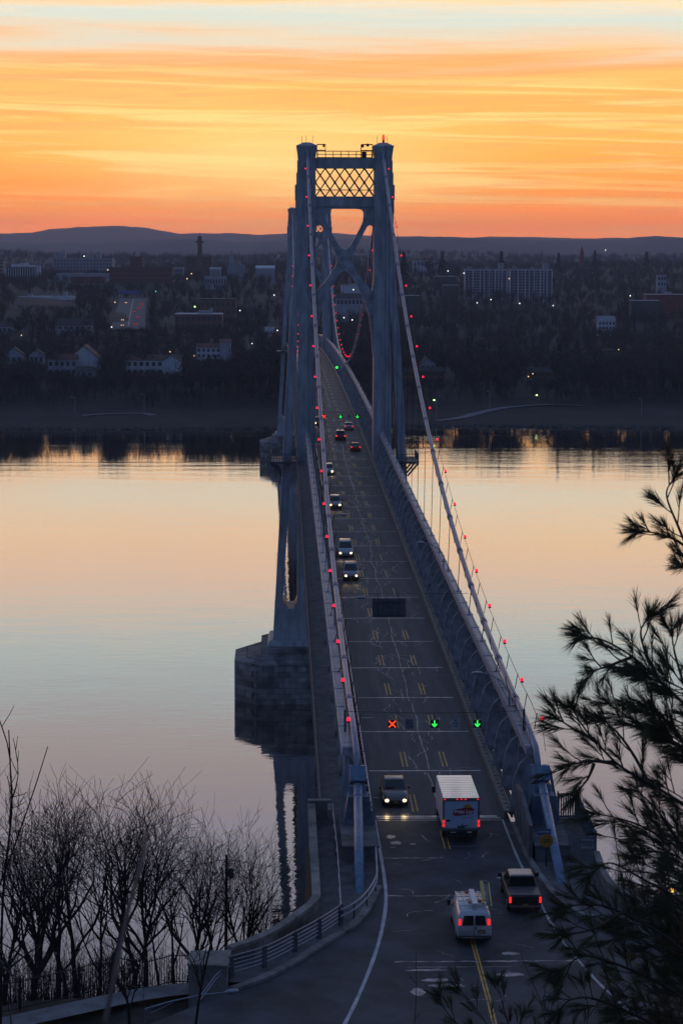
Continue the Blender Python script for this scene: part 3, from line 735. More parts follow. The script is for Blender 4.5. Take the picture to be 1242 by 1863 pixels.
for (cx_, cy, rx_, ry_) in ((-3.55, -233.6, .32, .5), (-3.3, -235.1, .38, .45), (-2.2, -235.4, .25, .15), (3.2, -243.0, .75, .16), (2.0, -257.3, .62, .3), (-2.5, -261.6, .8, .3), (-1.9, -262.5, 1.1, .35), (1.6, -260.8, .9, .3), (-3.0, -260.0, 1.2, .15), (-3.6, -263.4, .4, .6)):
    c = [(cx_ + rx_ * math.cos(q) * rs.uniform(.7, 1.1), cy + ry_ * math.sin(q) * rs.uniform(.7, 1.1)) for q in [2 * math.pi * k / 14 for k in range(14)]]
    mb.add([(x, y, zr(y) + .010) for x, y in c], [list(range(14))])
mb.build('approach_road', [ASPH2, WHI, YEL, SEAL], kind='structure')

# left pavement, kerb and lower footpath
mb = MB()
lp = [(-9.0, -229), (-9.0, -250.6), (-11, -255.6), (-12.5, -258), (-13.8, -259.4)]
for i in range(40):
    y0, y1 = -228.9 - i * .85, -228.9 - (i + 1) * .85
    xl = lambda y: edge(lp, y); xr = lambda y: edge(LK_, y) - .02
    if y1 < -262.4: break
    a, b = min(xl(y0), xr(y0) - .05), min(xl(y1), xr(y1) - .05)
    mb.add([(a, y0, zr(y0) + .13), (xr(y0), y0, zr(y0) + .13), (xr(y1), y1, zr(y1) + .13), (b, y1, zr(y1) + .13)], [(3, 2, 1, 0)])
    mb.add([(xr(y0), y0, zr(y0) + .13), (xr(y1), y1, zr(y1) + .13), (xr(y1), y1, zr(y1) - .3), (xr(y0), y0, zr(y0) - .3)], [(0, 1, 2, 3)])
mb.build('pavement', WALK, kind='structure')
mb = MB(); ks = sp2([(-4.95, -244.9), (-5.6, -248.4), (-6.6, -252.0), (-8.7, -255.8), (-9.95, -258.2), (-11.75, -261.0), (-13.6, -263)], 4); d_ = 0
kp = [Vector((x, y, zr(y) + .06)) for x, y in ks]
for a, b in zip(kp[:-1], kp[1:]): mb.beam(a, a.lerp(b, .97), .5, .22)
mb.build('kerb', CONC, kind='structure')
mb = MB(); fp = sp2([(-12.9, -262.4), (-15.0, -260.6), (-18.3, -261.3), (-22.5, -263.8), (-27, -266.6), (-34, -270.5), (-44, -276)], 5)
mb.m = 0; mb.strip([(x, y, zr(y) - .75 + max(0, min(1, (x + 15.5) / 2.4)) * .72) for x, y in fp], 1.9, .02)
mb.build('footpath', mat('bluish_footpath', (.17, .175, .185), .9, 0, .15, .8), kind='structure')
# right pavement
mb = MB()
for i in range(30):
    y0, y1 = -240 - i * .8, -240 - (i + 1) * .8; x = lambda y: edge(RK_, y) + .02
    xo_ = lambda y: max(x(y) + .1, 9.5 + max(0, -246 - y) * .42)
    mb.add([(x(y0), y0, zr(y0) + .14), (xo_(y0), y0, zr(y0) + .14), (xo_(y1), y1, zr(y1) + .14), (x(y1), y1, zr(y1) + .14)], [(0, 1, 2, 3)])
    mb.add([(x(y0), y0, zr(y0) + .14), (x(y1), y1, zr(y1) + .14), (x(y1), y1, zr(y1) - .3), (x(y0), y0, zr(y0) - .3)], [(3, 2, 1, 0)])
mb.add([(7.5, -240, zr(-240) + .14), (9.6, -240, zr(-240) + .14), (9.6, -228.6, zr(-228.6) + .02), (7.5, -228.6, zr(-228.6) + .02)], [(0, 1, 2, 3)])
mb.build('pavement', WALK, kind='structure')
mb = MB(); ks = sp2([(4.95, -231), (5.1, -238), (5.42, -243.3), (6.1, -248.3), (7.7, -252.2), (10.6, -255.9)], 5)
for a, b in zip(ks[:-1], ks[1:]): mb.beam((*a, zr(a[1]) + .10), (*b, zr(b[1]) + .10), .34, .34)
mb.build('kerb', CONC, kind='structure')

# stone parapet on the left, running down and away from the road
t = thing('parapet_wall', 'curving grey stone parapet wall beside the left pavement, with a flat coping', 'wall')
wp = sp2([(-8.87, -229), (-8.87, -240), (-8.86, -250.2)], 3) + sp2([(-9.15, -251.4), (-11.0, -255.6), (-12.5, -257.9), (-13.85, -259.3)], 4)
m1_ = MB(); m2_ = MB()
for a, b in zip(wp[:-1], wp[1:]):
    z = .55; m1_.beam((*a, zr(a[1]) - .6), (*b, zr(b[1]) - .6), .34, 3.2); m2_.beam((*a, zr(a[1]) + 1.10), (*b, zr(b[1]) + 1.10), .52, .2)
m1_.build('wall_body', WALLM, t); m2_.build('coping', CONC, t)
m3_ = MB(); m3_.bx(-9.1, -7.6, -229.35, -228.95, zr(-229) - .2, zr(-229) + 1.25); m3_.bx(-7.75, -7.55, -231.3, -229.35, zr(-229) - .2, zr(-229) + 1.2); m3_.bx(-9.14, -7.5, -229.4, -228.9, zr(-229) + 1.25, zr(-229) + 1.38); m3_.build('end_wall', CONC, t)
t = thing('wall_end_block', 'large square concrete block ending the stone parapet, beside the iron fence', 'wall block', (-14.95, -261.4, zr(-261) - .9))
mb = MB(); mb.prism([(-1.05, -.9), (1.05, -1.3), (1.15, 1.3), (-.95, 1.2)], -1.2, 2.05); mb.build('block', CONC, t)
mb = MB(); mb.prism([(-1.12, -.97), (1.12, -1.38), (1.22, 1.38), (-1.02, 1.27)], 2.05, 2.17); mb.build('cap', CONC, t)

# steel rails
t = thing('pavement_railing', 'curved pale steel railing of five bars with dark posts along the left kerb', 'railing')
pp = [(-7.47, -252.4), (-8.78, -254.9), (-10.2, -257.2), (-11.9, -259.7), (-13.7, -261.3)]
sp_ = sp2(pp, 5); mb = MB()
for h in (.3, .52, .74, .96, 1.2): mb.tube([(x, y, zr(y) + .12 + h) for x, y in sp_], .035, 5)
mb.build('rails', RAILP, t)
for x, y in pp:
    mb = MB(); mb.box((x, y, zr(y) + .72), (.30, .12, 1.25), rz=.75); mb.build('post', STEELD, t)
t = thing('guard_rail', 'two pale pipe guard rail bending round the foot of the backstay pipe', 'guard rail')
gp = sp2([(-4.86, -239.5), (-4.95, -243), (-5.1, -246), (-5.75, -249.0), (-6.6, -251.3), (-7.5, -252.7)], 5); mb = MB()
for h in (.62, 1.0): mb.tube([(x, y, zr(y) + .1 + h) for x, y in gp], .062, 6)
mb.build('rails', RAILP, t)
for x, y in gp[::5]:
    mb = MB(); mb.box((x - .05, y, zr(y) + .6), (.1, .1, 1.1)); mb.build('post', STEELD, t)
t = thing('handrail', 'thin straight steel handrail between the left pavement and anchor block', 'handrail')
mb = MB(); q = [(-7.42, -229.5), (-7.36, -240), (-7.44, -252.6)]
for h in (.5, 1.08): mb.tube([(x, y, zr(y) + .1 + h) for x, y in q], .035, 5)
mb.build('rails', RAILP, t)
for k in range(9):
    mb = MB(); y = -229.8 - k * 2.8; mb.box((-7.4, y, zr(y) + .62), (.07, .07, 1.1)); mb.build('post', STEELD, t)

# iron picket fence lower left
def pickets(t, pts, h, gap, zf, matl, rail=.04, pk=.022):
    for a, b in zip(pts[:-1], pts[1:]):
        mb = MB(); A = Vector((*a, 0)); B = Vector((*b, 0)); L = (B - A).length; n = max(2, int(L / gap))
        for k in range(n): p = A.lerp(B, (k + .5) / n); mb.box((p.x, p.y, zf(p.y) + h / 2 + .05), (pk, pk, h - .06))
        for q in (.14, h - .12): mb.beam((A.x, A.y, zf(A.y) + q), (B.x, B.y, zf(B.y) + q), rail, rail)
        mb.build('picket_panel', matl, t)
    for a in pts:
        mb = MB(); mb.box((a[0], a[1], zf(a[1]) + h / 2), (.09, .09, h + .12)); mb.ball((a[0], a[1], zf(a[1]) + h + .1), .07); mb.build('post', matl, t)
zf = lambda y: zr(y) - .95
t = thing('iron_fence', 'black iron picket fence along the footpath below the bare trees', 'fence')
pickets(t, [(-15.6, -259.3), (-17.0, -259.2), (-18.4, -260.3), (-20.3, -259.5), (-22.0, -261.2), (-25, -263.2), (-29, -265.6), (-34, -268.6)], 1.75, .15, zf, IRON, .05, .032)
t = thing('handrail', 'pale double handrail stub beside the concrete end block', 'handrail')
mb = MB()
for o in (0, .22): mb.tube([(-13.75, -261.6, zr(-261) + 1.1 - o), (-14.5, -263.3, zr(-263) + .95 - o), (-15.4, -264.9, zr(-264) + .2 - o)], .028, 5)
mb.build('rails', RAILP, t)

# street lamp with a long arm in the lower left corner
t = thing('street_lamp', 'street lamp with long pale arm reaching over the lower footpath', 'street lamp', (-18.0, -266.6, 34.9))
mb = MB(); mb.tube([(-.0, 0, -.4), (0, 0, .5), (-.05, 0, 1.9)], [.10, .10, .07], 8); mb.build('pole', GALV, t)
a = Vector((-.05, 0, 1.9)); b = Vector((4.1, 1.2, 2.35))
mb = MB(); mb.tube([a, a.lerp(b, .3) + Vector((0, 0, .12)), a.lerp(b, .7) + Vector((0, 0, .14)), b], [.05, .045, .04, .035], 6); mb.tube([a - Vector((0, 0, .35)), a.lerp(b, .35) + Vector((0, 0, .05))], .02, 5); mb.build('arm', GALV, t)
mb = MB(); mb.smooth = True; d = Vector((.96, .28, .04)); mb.tube([b - d * .05, b + d * .08, b + d * .35, b + d * .62, b + d * .72], [.05, .12, .16, .12, .04], 10); mb.build('lamp_head', GALV, t)

# utility pole with a transformer among the left trees
p = at(413, 1700, -228); t = thing('utility_pole', 'leaning dark utility pole carrying a small grey transformer among bare trees', 'utility pole', (p.x, p.y, gzn(p.x, p.y) - .5))
h = 34.3 - (gzn(p.x, p.y) - .5); mb = MB(); mb.tube([(0, 0, 0), (-.05, 0, h * .6), (.02, 0, h)], [.16, .13, .09], 8); mb.build('pole', mat('creosoted_pole', (.03, .024, .02), .9, 0, .2), t)
mb = MB(); mb.cyl((.34, -.1, h - 1.3), .2, .62, n=10); mb.cyl((.34, -.1, h - .96), .13, .08, n=8); mb.box((.14, -.05, h - 1.3), (.2, .08, .3)); mb.build('transformer', mat('pale_transformer', (.16, .21, .27), .5, 0, .1), t)
mb = MB(); mb.tube([(.05, 0, h - .3), (12, 4, h - 3.6), (24, 8, h - 3.2)], .018, 4); mb.tube([(-.05, 0, h - .3), (-14, -2, h - 2.8), (-30, -5, h - 2.4)], .018, 4); mb.build('wire', IRON, t)

# right side: fence, gate, wall, signs
GATE = mat('blue_grey_picket', (.13, .17, .21), .6, 0, .1)
t = thing('walkway_fence', 'blue grey picket fence along the closed right walkway', 'fence')
pickets(t, [(8.2, -229.6), (9.5, -229.6), (9.52, -232.6), (9.52, -235.8), (9.45, -239.4)], 1.75, .16, lambda y: zr(y) + .12, GATE, .09, .085)
t = thing('walkway_gate', 'closed picket gate across the right walkway, with a small sign', 'gate')
pickets(t, [(7.65, -239.75), (9.4, -239.75)], 1.7, .11, lambda y: zr(y) + .12, GATE, .05, .03)
SIGNW = mat('pale_sign_face', (.26, .29, .31), .5, 0, .05); SIGNB = mat('sign_blue', (.03, .09, .28), .4, 0, .05); SIGNY = mat('sign_amber', (.36, .17, .02), .5, 0, .08); INK = mat('sign_ink', (.03, .035, .04), .6, 0, 0)
t = thing('closure_sign', 'small pale sign on the gate reading SIDEWALK CLOSED', 'sign', (8.85, -239.83, zr(-239.8) + 1.25))
mb = MB(); mb.box((0, 0, 0), (.86, .03, .62)); mb.build('sign_face', SIGNW, t)
text('SIDEWALK\nCLOSED', .19, 'lettering', INK, t, (0, -.02, .02), bold=.004)
t = thing('warning_sign', 'round amber warning sign on a thin post before the right anchor block', 'sign', (6.02, -241.1, zr(-241.1) + .13))
mb = MB(); mb.box((0, .03, .8), (.06, .05, 1.7)); mb.build('post', IRON, t)
mb = MB(); mb.cyl((0, -.02, 1.72), .44, .03, 'Y', 18); mb.build('sign_face', SIGNY, t)
mb = MB(); mb.box((0, -.045, 1.80), (.4, .015, .06)); mb.box((0, -.045, 1.66), (.5, .015, .06)); mb.build('legend_bar', INK, t)
t = thing('blue_sign', 'small blue rectangular sign with a white band on the right anchor block', 'sign', (6.0, -239.97, zr(-240) + 2.1))
mb = MB(); mb.box((0, -.02, 0), (.9, .04, .42)); mb.build('sign_face', SIGNB, t); mb = MB(); mb.box((0, -.05, .03), (.74, .015, .12)); mb.build('band', SIGNW, t)
t = thing('low_wall', 'low pale concrete wall bordering the right pavement under the pine', 'wall')
wp = sp2([(9.35, -240.2), (9.3, -246.8), (11.0, -251.5), (13.5, -255), (17.5, -258.6), (24, -262.6)], 4); mb = MB(); mc = MB()
for a, b in zip(wp[:-1], wp[1:]): mb.beam((*a, zr(a[1]) - .4), (*b, zr(b[1]) - .4), .3, 2.3); mc.beam((*a, zr(a[1]) + .82), (*b, zr(b[1]) + .82), .42, .16)
mb.build('wall_body', CONC, t); mc.build('coping', CONC, t)
t = thing('amber_marker_lamp', 'small glowing amber lamp behind pine needles at right edge', 'lamp', (12.6, -249.5, zr(-250) + .1))
mb = MB(); mb.box((0, 0, .5), (.06, .06, 1.0)); mb.build('post', IRON, t); mb = MB(); mb.cyl((0, 0, 1.1), .12, .2, n=10); mb.build('lens', EMA, t)

# ------------------------------------------------------------------ lane control signals on span wires
def span_wire(Y, h, lab):
    t = thing('span_wire', lab, 'wire', (0, Y, zd(Y) + h)); mb = MB(); mb.tube([(-6.4, 0, .0), (-3, 0, -.12), (0, 0, -.16), (3, 0, -.12), (6.4, 0, 0)], .025, 4); mb.build('cable', IRON, t)
    for s in (-1, 1): mb = MB(); mb.box((s * 6.4, 0, -.9), (.16, .16, 2.0)); mb.build('bracket', STEELD, t)
BOXM = mat('signal_box', (.02, .02, .022), .6, 0, 0); PLT = mat('dull_sign_plate', (.12, .15, .20), .5, 0, .1); PLT2 = mat('pale_sign_plate', (.30, .36, .38), .5, 0, .1)
def signal(x, Y, h, kind, lab, group=None):
    t = thing('lane_signal', lab, 'lane signal', (x, Y, zd(Y) + h), 0, group)
    k = 1.0 if Y < 0 else 1.25
    mb = MB(); mb.box((0, .1, 0), (.58 * k, .2, .58 * k)); mb.box((0, -.06, .31 * k), (.6 * k, .34, .03)); mb.tube([(0, .1, .3), (0, .1, .85)], .025, 5); mb.build('housing', BOXM, t)
    mb = MB()
    if kind == 'x':
        for a in (45, -45): mb.box((0, -.01, 0), (.66 * k, .03, .08 * k), M=Matrix.Rotation(R(a), 3, 'Y'))
    else:
        mb.box((0, -.01, .05 * k), (.075 * k, .03, .40 * k))
        for s in (-1, 1): mb.box((s * .085 * k, -.012, -.10 * k), (.28 * k, .03, .075 * k), M=Matrix.Rotation(R(-48 * s), 3, 'Y'))
    mb.build('symbol', EMX if kind == 'x' else EMG, t)
for Y, h, nm in ((-224.1, 5.52, 'nearest'), (22, 5.45, 'farther')):
    span_wire(Y, h + .95, 'thin dark span wire holding the %s row of lane signals' % nm)
    signal(-3.02, Y, h, 'x', 'red X lane signal hanging in the %s signal row' % nm)
    signal(0.0, Y, h, 'a', 'green arrow lane signal over the middle lane, %s row' % nm)
    signal(3.07, Y, h, 'a', 'green arrow lane signal over the right lane, %s row' % nm)
    for x, m_, lab in ((-1.8, PLT, 'dull grey blank sign plate beside the red X, %s row'), (1.52, PLT2, 'pale green white sign plate between the green arrows, %s row')):
        if Y > 0 and x < 0: continue
        t = thing('sign_plate', lab % nm, 'sign', (x, Y, zd(Y) + h)); mb = MB(); mb.box((0, 0, 0), (.58, .03, .72)); mb.tube([(0, 0, .36), (0, 0, .85)], .02, 4); mb.build('plate', m_, t)
        mb = MB(); mb.box((0, -.022, .26), (.16, .012, .1))
        for q in range(3): mb.box((0, -.022, .08 - .14 * q), (.4 - .06 * (q % 2), .012, .05))
        mb.build('legend_bar', INK if x > 0 else STEELD, t)
t = thing('lane_signal', 'tiny green signal light far along the bridge near the crest', 'lane signal', (3.6, 190, zd(190) + 4.6)); mb = MB(); mb.ball((0, 0, 0), .34); mb.m = 1; mb.tube([(0, 0, .3), (0, 0, 1.2)], .05, 4); mb.build('lens', [EMG, IRON], t)
# overhead sign seen from behind
Y = -177.6; t = thing('overhead_sign', 'large dark rectangular overhead sign seen from its back above the road', 'sign', (-.95, Y, zd(Y) + 5.6))
mb = MB(); mb.box((0, 0.06, 0), (3.1, .05, 1.75)); mb.build('panel', mat('sign_back_aluminium', (.085, .095, .11), .6, .0, .15), t)
mb = MB()
for x in (-1.05, -.1, .85): mb.box((x, -.03, 0), (.12, .1, 1.7))
for z in (.62, -.62): mb.box((0, -.08, z), (2.9, .08, .1))
mb.build('frame', STEELD, t)
mb = MB(); mb.beam((-5.5, .02, 1.35), (7.3, .02, 1.35), .035, .035); mb.beam((-1.05, -.0, 1.35), (-1.05, 0, .8), .06, .06); mb.beam((.85, 0, 1.35), (.85, 0, .8), .06, .06); mb.build('support_beam', STEELD, t)

# street lamps bolted to the trusses
def deck_lamp(s, Y, lab, reach=2.0):
    t = thing('bridge_street_lamp', lab, 'street lamp', (s * 6.15, Y, zd(Y) + .2), 0)
    mb = MB(); mb.tube([(0, 0, 0), (0, 0, 5.2), (0, 0, 6.1)], [.10, .08, .07], 6); mb.build('pole', GALV, t)
    e = Vector((-s * reach, .25, 7.35)); mb = MB(); mb.tube([(0, 0, 6.0), (-s * reach * .35, .05, 6.85), (-s * reach * .7, .15, 7.25), e], .045, 6); mb.tube([(0, 0, 5.2), (-s * reach * .45, .08, 6.92)], .03, 5); mb.build('arm', GALV, t)
    mb = MB(); mb.smooth = True; mb.tube([e, e + Vector((-s * .12, .02, .02)), e + Vector((-s * .45, .05, .02)), e + Vector((-s * .75, .08, -.02)), e + Vector((-s * .82, .08, -.04))], [.05, .12, .15, .11, .03], 8); mb.build('lamp_head', GALV, t)
deck_lamp(-1, -183.5, 'curved arm street lamp on left truss just short of overhead sign')
deck_lamp(-1, -128.0, 'curved arm street lamp on left truss level with the approaching cars')
deck_lamp(1, -216.5, 'pale arm street lamp on right truss, nearest the anchor block')
deck_lamp(1, -150, 'pale arm street lamp on right truss, halfway to the tower')
deck_lamp(1, 16, 'small far street lamp beside right tower leg')
# ------------------------------------------------------------------ vehicles
def paint(name, col, rough=.28, var=0): return mat(name, col, rough, .15, var, coat=.8, cior=1.7)
RM = {}
def roofm(b):                                    # body paint lightened and made metallic, sky sheen put into the colour
    if b.name not in RM:
        c = b.node_tree.nodes['Principled BSDF'].inputs['Base Color'].default_value; RM[b.name] = mat(b.name + '_roof', tuple(.15 + .85 * x for x in c[:3]), .25, .75, 0)
    return RM[b.name]
def wheel(root, x, y, r=.34, w=.22):
    mb = MB(); s = 1 if x > 0 else -1; mb.smooth = False
    mb.tube([(x - w / 2, y, r), (x - w / 2 + .03, y, r), (x + w / 2 - .03, y, r), (x + w / 2, y, r)], [r * .9, r, r, r * .9], 16)
    wh = mb.build('wheel', TYRE, root)
    mb = MB(); mb.cyl((x + s * w / 2, y, r), r * .62, .03, 'X', 12); mb.cyl((x + s * (w / 2 + .015), y, r), r * .15, .03, 'X', 8); mb.build('rim', RIM, wh)
def car(name, label, cat, x, y, fwd, dims, st, body, lamps='head', rack=False, glow=1.0):
    """st: hood length share etc.  fwd: +1 drives away, -1 comes towards the camera"""
    L, W, H = dims; hw = W / 2; rz = 0 if fwd > 0 else math.pi
    t = thing(name, label, cat, (x, y, zd(y) + .01), rz); t.rotation_euler.x = math.atan((zd(y + 1) - zd(y - 1)) / 2) * fwd
    hood, front, deckz, cb0, cb1, r0, r1, gl = st['hood'], st['nose'], st['tail'], st['cb0'], st['cb1'], st['r0'], st['r1'], .24
    def rg(yy, w, zb, zs, zt): return [Vector(p) for p in ((-w * .86, yy, zb), (-w * .98, yy, zb + .12), (-w, yy, zs * .75 + zb * .25), (-w * .985, yy, zs), (-w * .90, yy, zt), (-w * .5, yy, zt + .03), (w * .5, yy, zt + .03), (w * .90, yy, zt), (w * .985, yy, zs), (w, yy, zs * .75 + zb * .25), (w * .98, yy, zb + .12), (w * .86, yy, zb))]
    mb = MB(); mb.smooth = True
    mb.loft([rg(-L / 2, hw * .86, .38, deckz * .82, deckz * .88), rg(-L / 2 + .07, hw * .95, .28, deckz * .88, deckz * .97), rg(-L / 2 + .35, hw, gl, deckz * .9, deckz), rg(cb0 + .2, hw, gl, deckz * .92, deckz), rg(0, hw, gl, hood * .93, hood + .01),
             rg(cb1, hw, gl, hood * .92, hood), rg((cb1 + L / 2) / 2, hw * .985, gl, hood * .88, (hood + front) / 2 + .03), rg(L / 2 - .28, hw * .95, gl, front * .82, front), rg(L / 2 - .08, hw * .88, .26, front * .72, front * .88), rg(L / 2, hw * .80, .36, front * .66, front * .74)])
    bo = mb.build('body', body, t)
    # cabin: glass band then roof panel
    zb, bw, rw = hood - .02, hw * .92, hw * .74; zt = H - .07
    B = [Vector(p) for p in ((-bw, cb0, deckz - .02), (bw, cb0, deckz - .02), (bw, cb1, zb), (-bw, cb1, zb))]; Tp = [Vector(p) for p in ((-rw, r0, zt), (rw, r0, zt), (rw, r1, zt), (-rw, r1, zt))]
    mb = MB(); mb.loft([B, Tp]); mb.build('cabin', body, t)
    mb = MB(); mb.smooth = True
    k = lambda s, y0, y1, z: [Vector((-s, y0, z)), Vector((-s * .9, y0 - .0, z)), Vector((s * .9, y0, z)), Vector((s, y0, z)), Vector((s, y1, z)), Vector((s * .9, y1, z)), Vector((-s * .9, y1, z)), Vector((-s, y1, z))]
    mb.loft([k(rw + .03, r0 - .06, r1 + .06, zt - .03), k(rw + .02, r0 - .05, r1 + .05, zt + .03), k(rw * .9, r0 + .1, r1 - .1, H)]); mb.build('roof', roofm(body), t)
    def pane(nm, q, m=GLASS, inset=.10, push=.012):
        c = sum(q, Vector()) / 4; n = (q[1] - q[0]).cross(q[3] - q[0]).normalized(); q = [c + (p - c) * (1 - inset) + n * push for p in q]
        mb = MB(); mb.add(q, [(0, 1, 2, 3)]); return mb.build(nm, m, t)
    pane('windscreen', [B[2], B[3], Tp[3], Tp[2]]); pane('rear_window', [B[0], B[1], Tp[1], Tp[0]], inset=.14)
    for s in (-1, 1):
        a, b, c, d = (B[0], B[3], Tp[3], Tp[0]) if s < 0 else (B[2], B[1], Tp[1], Tp[2])
        for f0, f1 in ((.06, .48), (.54, .94)):
            q = [a.lerp(b, f0), a.lerp(b, f1), d.lerp(c, f1), d.lerp(c, f0)]
            if s < 0: q = [q[1], q[0], q[3], q[2]]
            pane('side_window', q, inset=.12)
        mb = MB(); mb.smooth = True; mb.ball((s * (hw + .10), cb1 - .42, hood + .10), .12, sc=(1, .6, .8)); mb.build('mirror', TRIM if st.get('dm') else body, t)
        mb = MB(); hx = s * hw * .66
        mb.box((hx, L / 2 - .07, front * .74), (.36, .12, .15), rz=-.25 * s); mb.m = 1
        mb.ball((hx, L / 2 - .01, front * .74), .125 * glow, sc=(1.15, .5, .9)); mb.build('headlight', [LENS, EMH if lamps == 'head' else LENS], t)
        mb = MB(); mb.box((s * hw * .80, -L / 2 + .02, deckz * .82), (.26, .10, .18 if H < 1.6 else .3)); mb.build('tail_light', EMR2 if lamps == 'tail' else mat('dim_tail_lens', (.2, .01, .01), .3, 0, 0), t)
        for yy in (L / 2 - .92, -L / 2 + .85): wheel(t, s * (hw - .12), yy, .34 if H < 1.6 else .37)
    if lamps == 'head':                            # the beams of the lit headlamps
        for s in (-1, 1):
            sl_ = bpy.data.lights.new('headlight_beam', 'SPOT'); sl_.energy = 30; sl_.color = (1, .72, .34); sl_.spot_size = R(46); sl_.spot_blend = .8; sl_.shadow_soft_size = .08
            ob = bpy.data.objects.new('headlight_beam', sl_); COL.objects.link(ob); ob.parent = t; ob.location = (s * hw * .66, L / 2 + .12, front * .74); ob.rotation_euler = (R(86), 0, 0)
    mb = MB(); mb.box((0, L / 2 - .03, front * .62), (W * .42, .06, .16)); mb.build('grille', TRIM, t)
    mb = MB(); mb.box((0, L / 2 - .02, .36), (W * .82, .1, .16)); mb.build('front_bumper', TRIM if st.get('dm') else body, t)
    mb = MB(); mb.box((0, -L / 2 + .01, .42), (W * .86, .12, .22)); mb.build('rear_bumper', TRIM if st.get('dm') else body, t)
    mb = MB(); mb.box((0, L / 2 + .035, .42), (.31, .015, .15)); mb.box((0, -L / 2 - .055, .62), (.31, .015, .15)); mb.build('number_plate', PLATE, t)
    if rack:
        mb = MB()
        for s in (-1, 1): mb.tube([(s * rw * .88, r0 + .1, H + .0), (s * rw * .88, r0 + .25, H + .09), (s * rw * .88, r1 - .25, H + .09), (s * rw * .88, r1 - .1, H)], .025, 5)
        for q in (r0 + .5, r1 - .5): mb.beam((-rw * .88, q, H + .09), (rw * .88, q, H + .09), .05, .03)
        mb.build('roof_rack', GALV, t)
    return t
SEDAN = dict(hood=.93, nose=.72, tail=.98, cb0=-1.85, cb1=1.05, r0=-1.05, r1=.15)
SUV = dict(hood=1.05, nose=.88, tail=1.08, cb0=-2.12, cb1=1.05, r0=-1.85, r1=.25, dm=1)
VANS = dict(hood=1.03, nose=.80, tail=1.06, cb0=-2.28, cb1=1.45, r0=-2.05, r1=.35)
HATCH = dict(hood=.95, nose=.76, tail=1.0, cb0=-1.95, cb1=1.0, r0=-1.5, r1=.15)
car('sedan', 'dark grey brown car with headlights on facing viewer, passing the white box truck', 'car', -2.87, -226.4 + 2.4, -1, (4.8, 1.85, 1.52), SEDAN, paint('taupe_paint', (.04, .037, .04)))
car('suv_car', 'slate blue suv with amber headlights and roof rack, just beyond the overhead sign', 'car', -2.9, -129.1 + 2.3, -1, (4.6, 1.8, 1.76), SUV, paint('slate_paint', (.16, .18, .25)), rack=True)
car('minivan', 'silver blue minivan with rounded nose driving just behind the slate suv', 'minivan', -3.0, -111.5 + 2.5, -1, (5.0, 1.95, 1.76), VANS, paint('silver_blue_paint', (.26, .31, .38)), rack=True)
car('suv_car', 'silver suv with bright white headlights and pale roof rails beside the left cable', 'car', -3.15, -66.4 + 2.3, -1, (4.6, 1.84, 1.7), SUV, paint('pewter_paint', (.24, .26, .31)), rack=True, glow=1.15)
car('hatchback', 'pale small suv with orange tinted headlights near the tower expansion joint', 'car', -3.2, -23.7 + 2.1, -1, (4.3, 1.78, 1.6), HATCH, paint('pale_paint', (.42, .45, .46)), glow=1.2)
car('hatchback', 'car half hidden behind the left cable with headlights on beyond the near tower', 'car', -3.3, 62.8 + 2.2, -1, (4.3, 1.8, 1.6), HATCH, paint('charcoal_paint', (.06, .06, .07)), glow=1.3)
car('sedan', 'red sedan with tail lights on driving away in the right lane at near tower', 'car', 2.45, 12 + 2.3, 1, (4.6, 1.82, 1.45), SEDAN, paint('red_paint', (.30, .025, .03)), 'tail')
car('sedan', 'silver sedan driving away in the right lane, farthest car beyond the near tower', 'car', 2.5, 53 + 2.3, 1, (4.6, 1.82, 1.47), SEDAN, paint('silver_paint', (.33, .34, .36)), 'tail')
car('suv_car', 'black boxy suv driving away in the middle lane behind the red sedan', 'car', .3, 32 + 2.4, 1, (4.8, 1.95, 1.85), SUV, paint('black_paint', (.012, .012, .014)), 'tail')

# box truck
TX, TY = 1.02, -235.3
t = thing('box_truck', 'white box delivery truck with a ribbed roof and red snack logo on its rear door', 'truck', (TX, TY, zd(TY + 3)))
WB = mat('truck_white', (.52, .56, .62), .45, 0, .06, 1.2); WR = mat('truck_roof_sky_sheen', (.93, .90, .87), .28, .96, .05, 2, spec=.9, stretch=(.2, 4, 1))  # roof whitened and made near mirror metal to carry the sky's sheen
HT, LT, WT = 3.06, 6.4, 2.44; z0 = .98
mb = MB(); mb.bx(-WT / 2, WT / 2, .02, LT, z0, HT - .06); mb.build('cargo_box', WB, t)
mb = MB(); mb.bx(-WT / 2 + .03, WT / 2 - .03, .0, LT, HT - .06, HT)
for k in range(12): mb.bx(-WT / 2 + .05, WT / 2 - .05, .3 + k * .5, .36 + k * .5, HT, HT + .012)
mb.build('roof', WR, t)
mb = MB()
for s in (-1, 1): mb.bx(s * (WT / 2 - .10), s * (WT / 2 + .015), -.03, .10, z0 - .05, HT - .02)
mb.bx(-WT / 2 - .015, WT / 2 + .015, -.035, .10, HT - .22, HT - .02); mb.bx(-WT / 2, WT / 2, -.04, .1, z0 - .12, z0 + .02); mb.build('rear_frame', mat('truck_frame', (.10, .11, .12), .5, .0, .1), t)
DM = mat('truck_door', (.36, .46, .60), .42, 0, .05, 1.5)
mb = MB(); mb.bx(-WT / 2 + .11, WT / 2 - .11, -.01, .02, z0 + .02, HT - .23)
door = mb.build('rear_door', DM, t)
mb = MB(); mb.bx(-.26, .26, -.05, -.012, z0 + .06, z0 + .15); mb.bx(.05, .11, -.05, -.012, z0 + .15, z0 + .32); mb.bx(.2, .5, -.035, -.012, z0 + .16, z0 + .2); mb.bx(-1.0, -.74, -.03, -.012, z0 + .48, z0 + .6); mb.build('door_latch', TRIM, door)
mb = MB(); cx_, cz_ = .18, 2.12
def ribbon(u): return cz_ + .05 * math.sin(u * 3.4 + .4)
top = [(cx_ - .68 + 1.36 * k / 14) for k in range(15)]
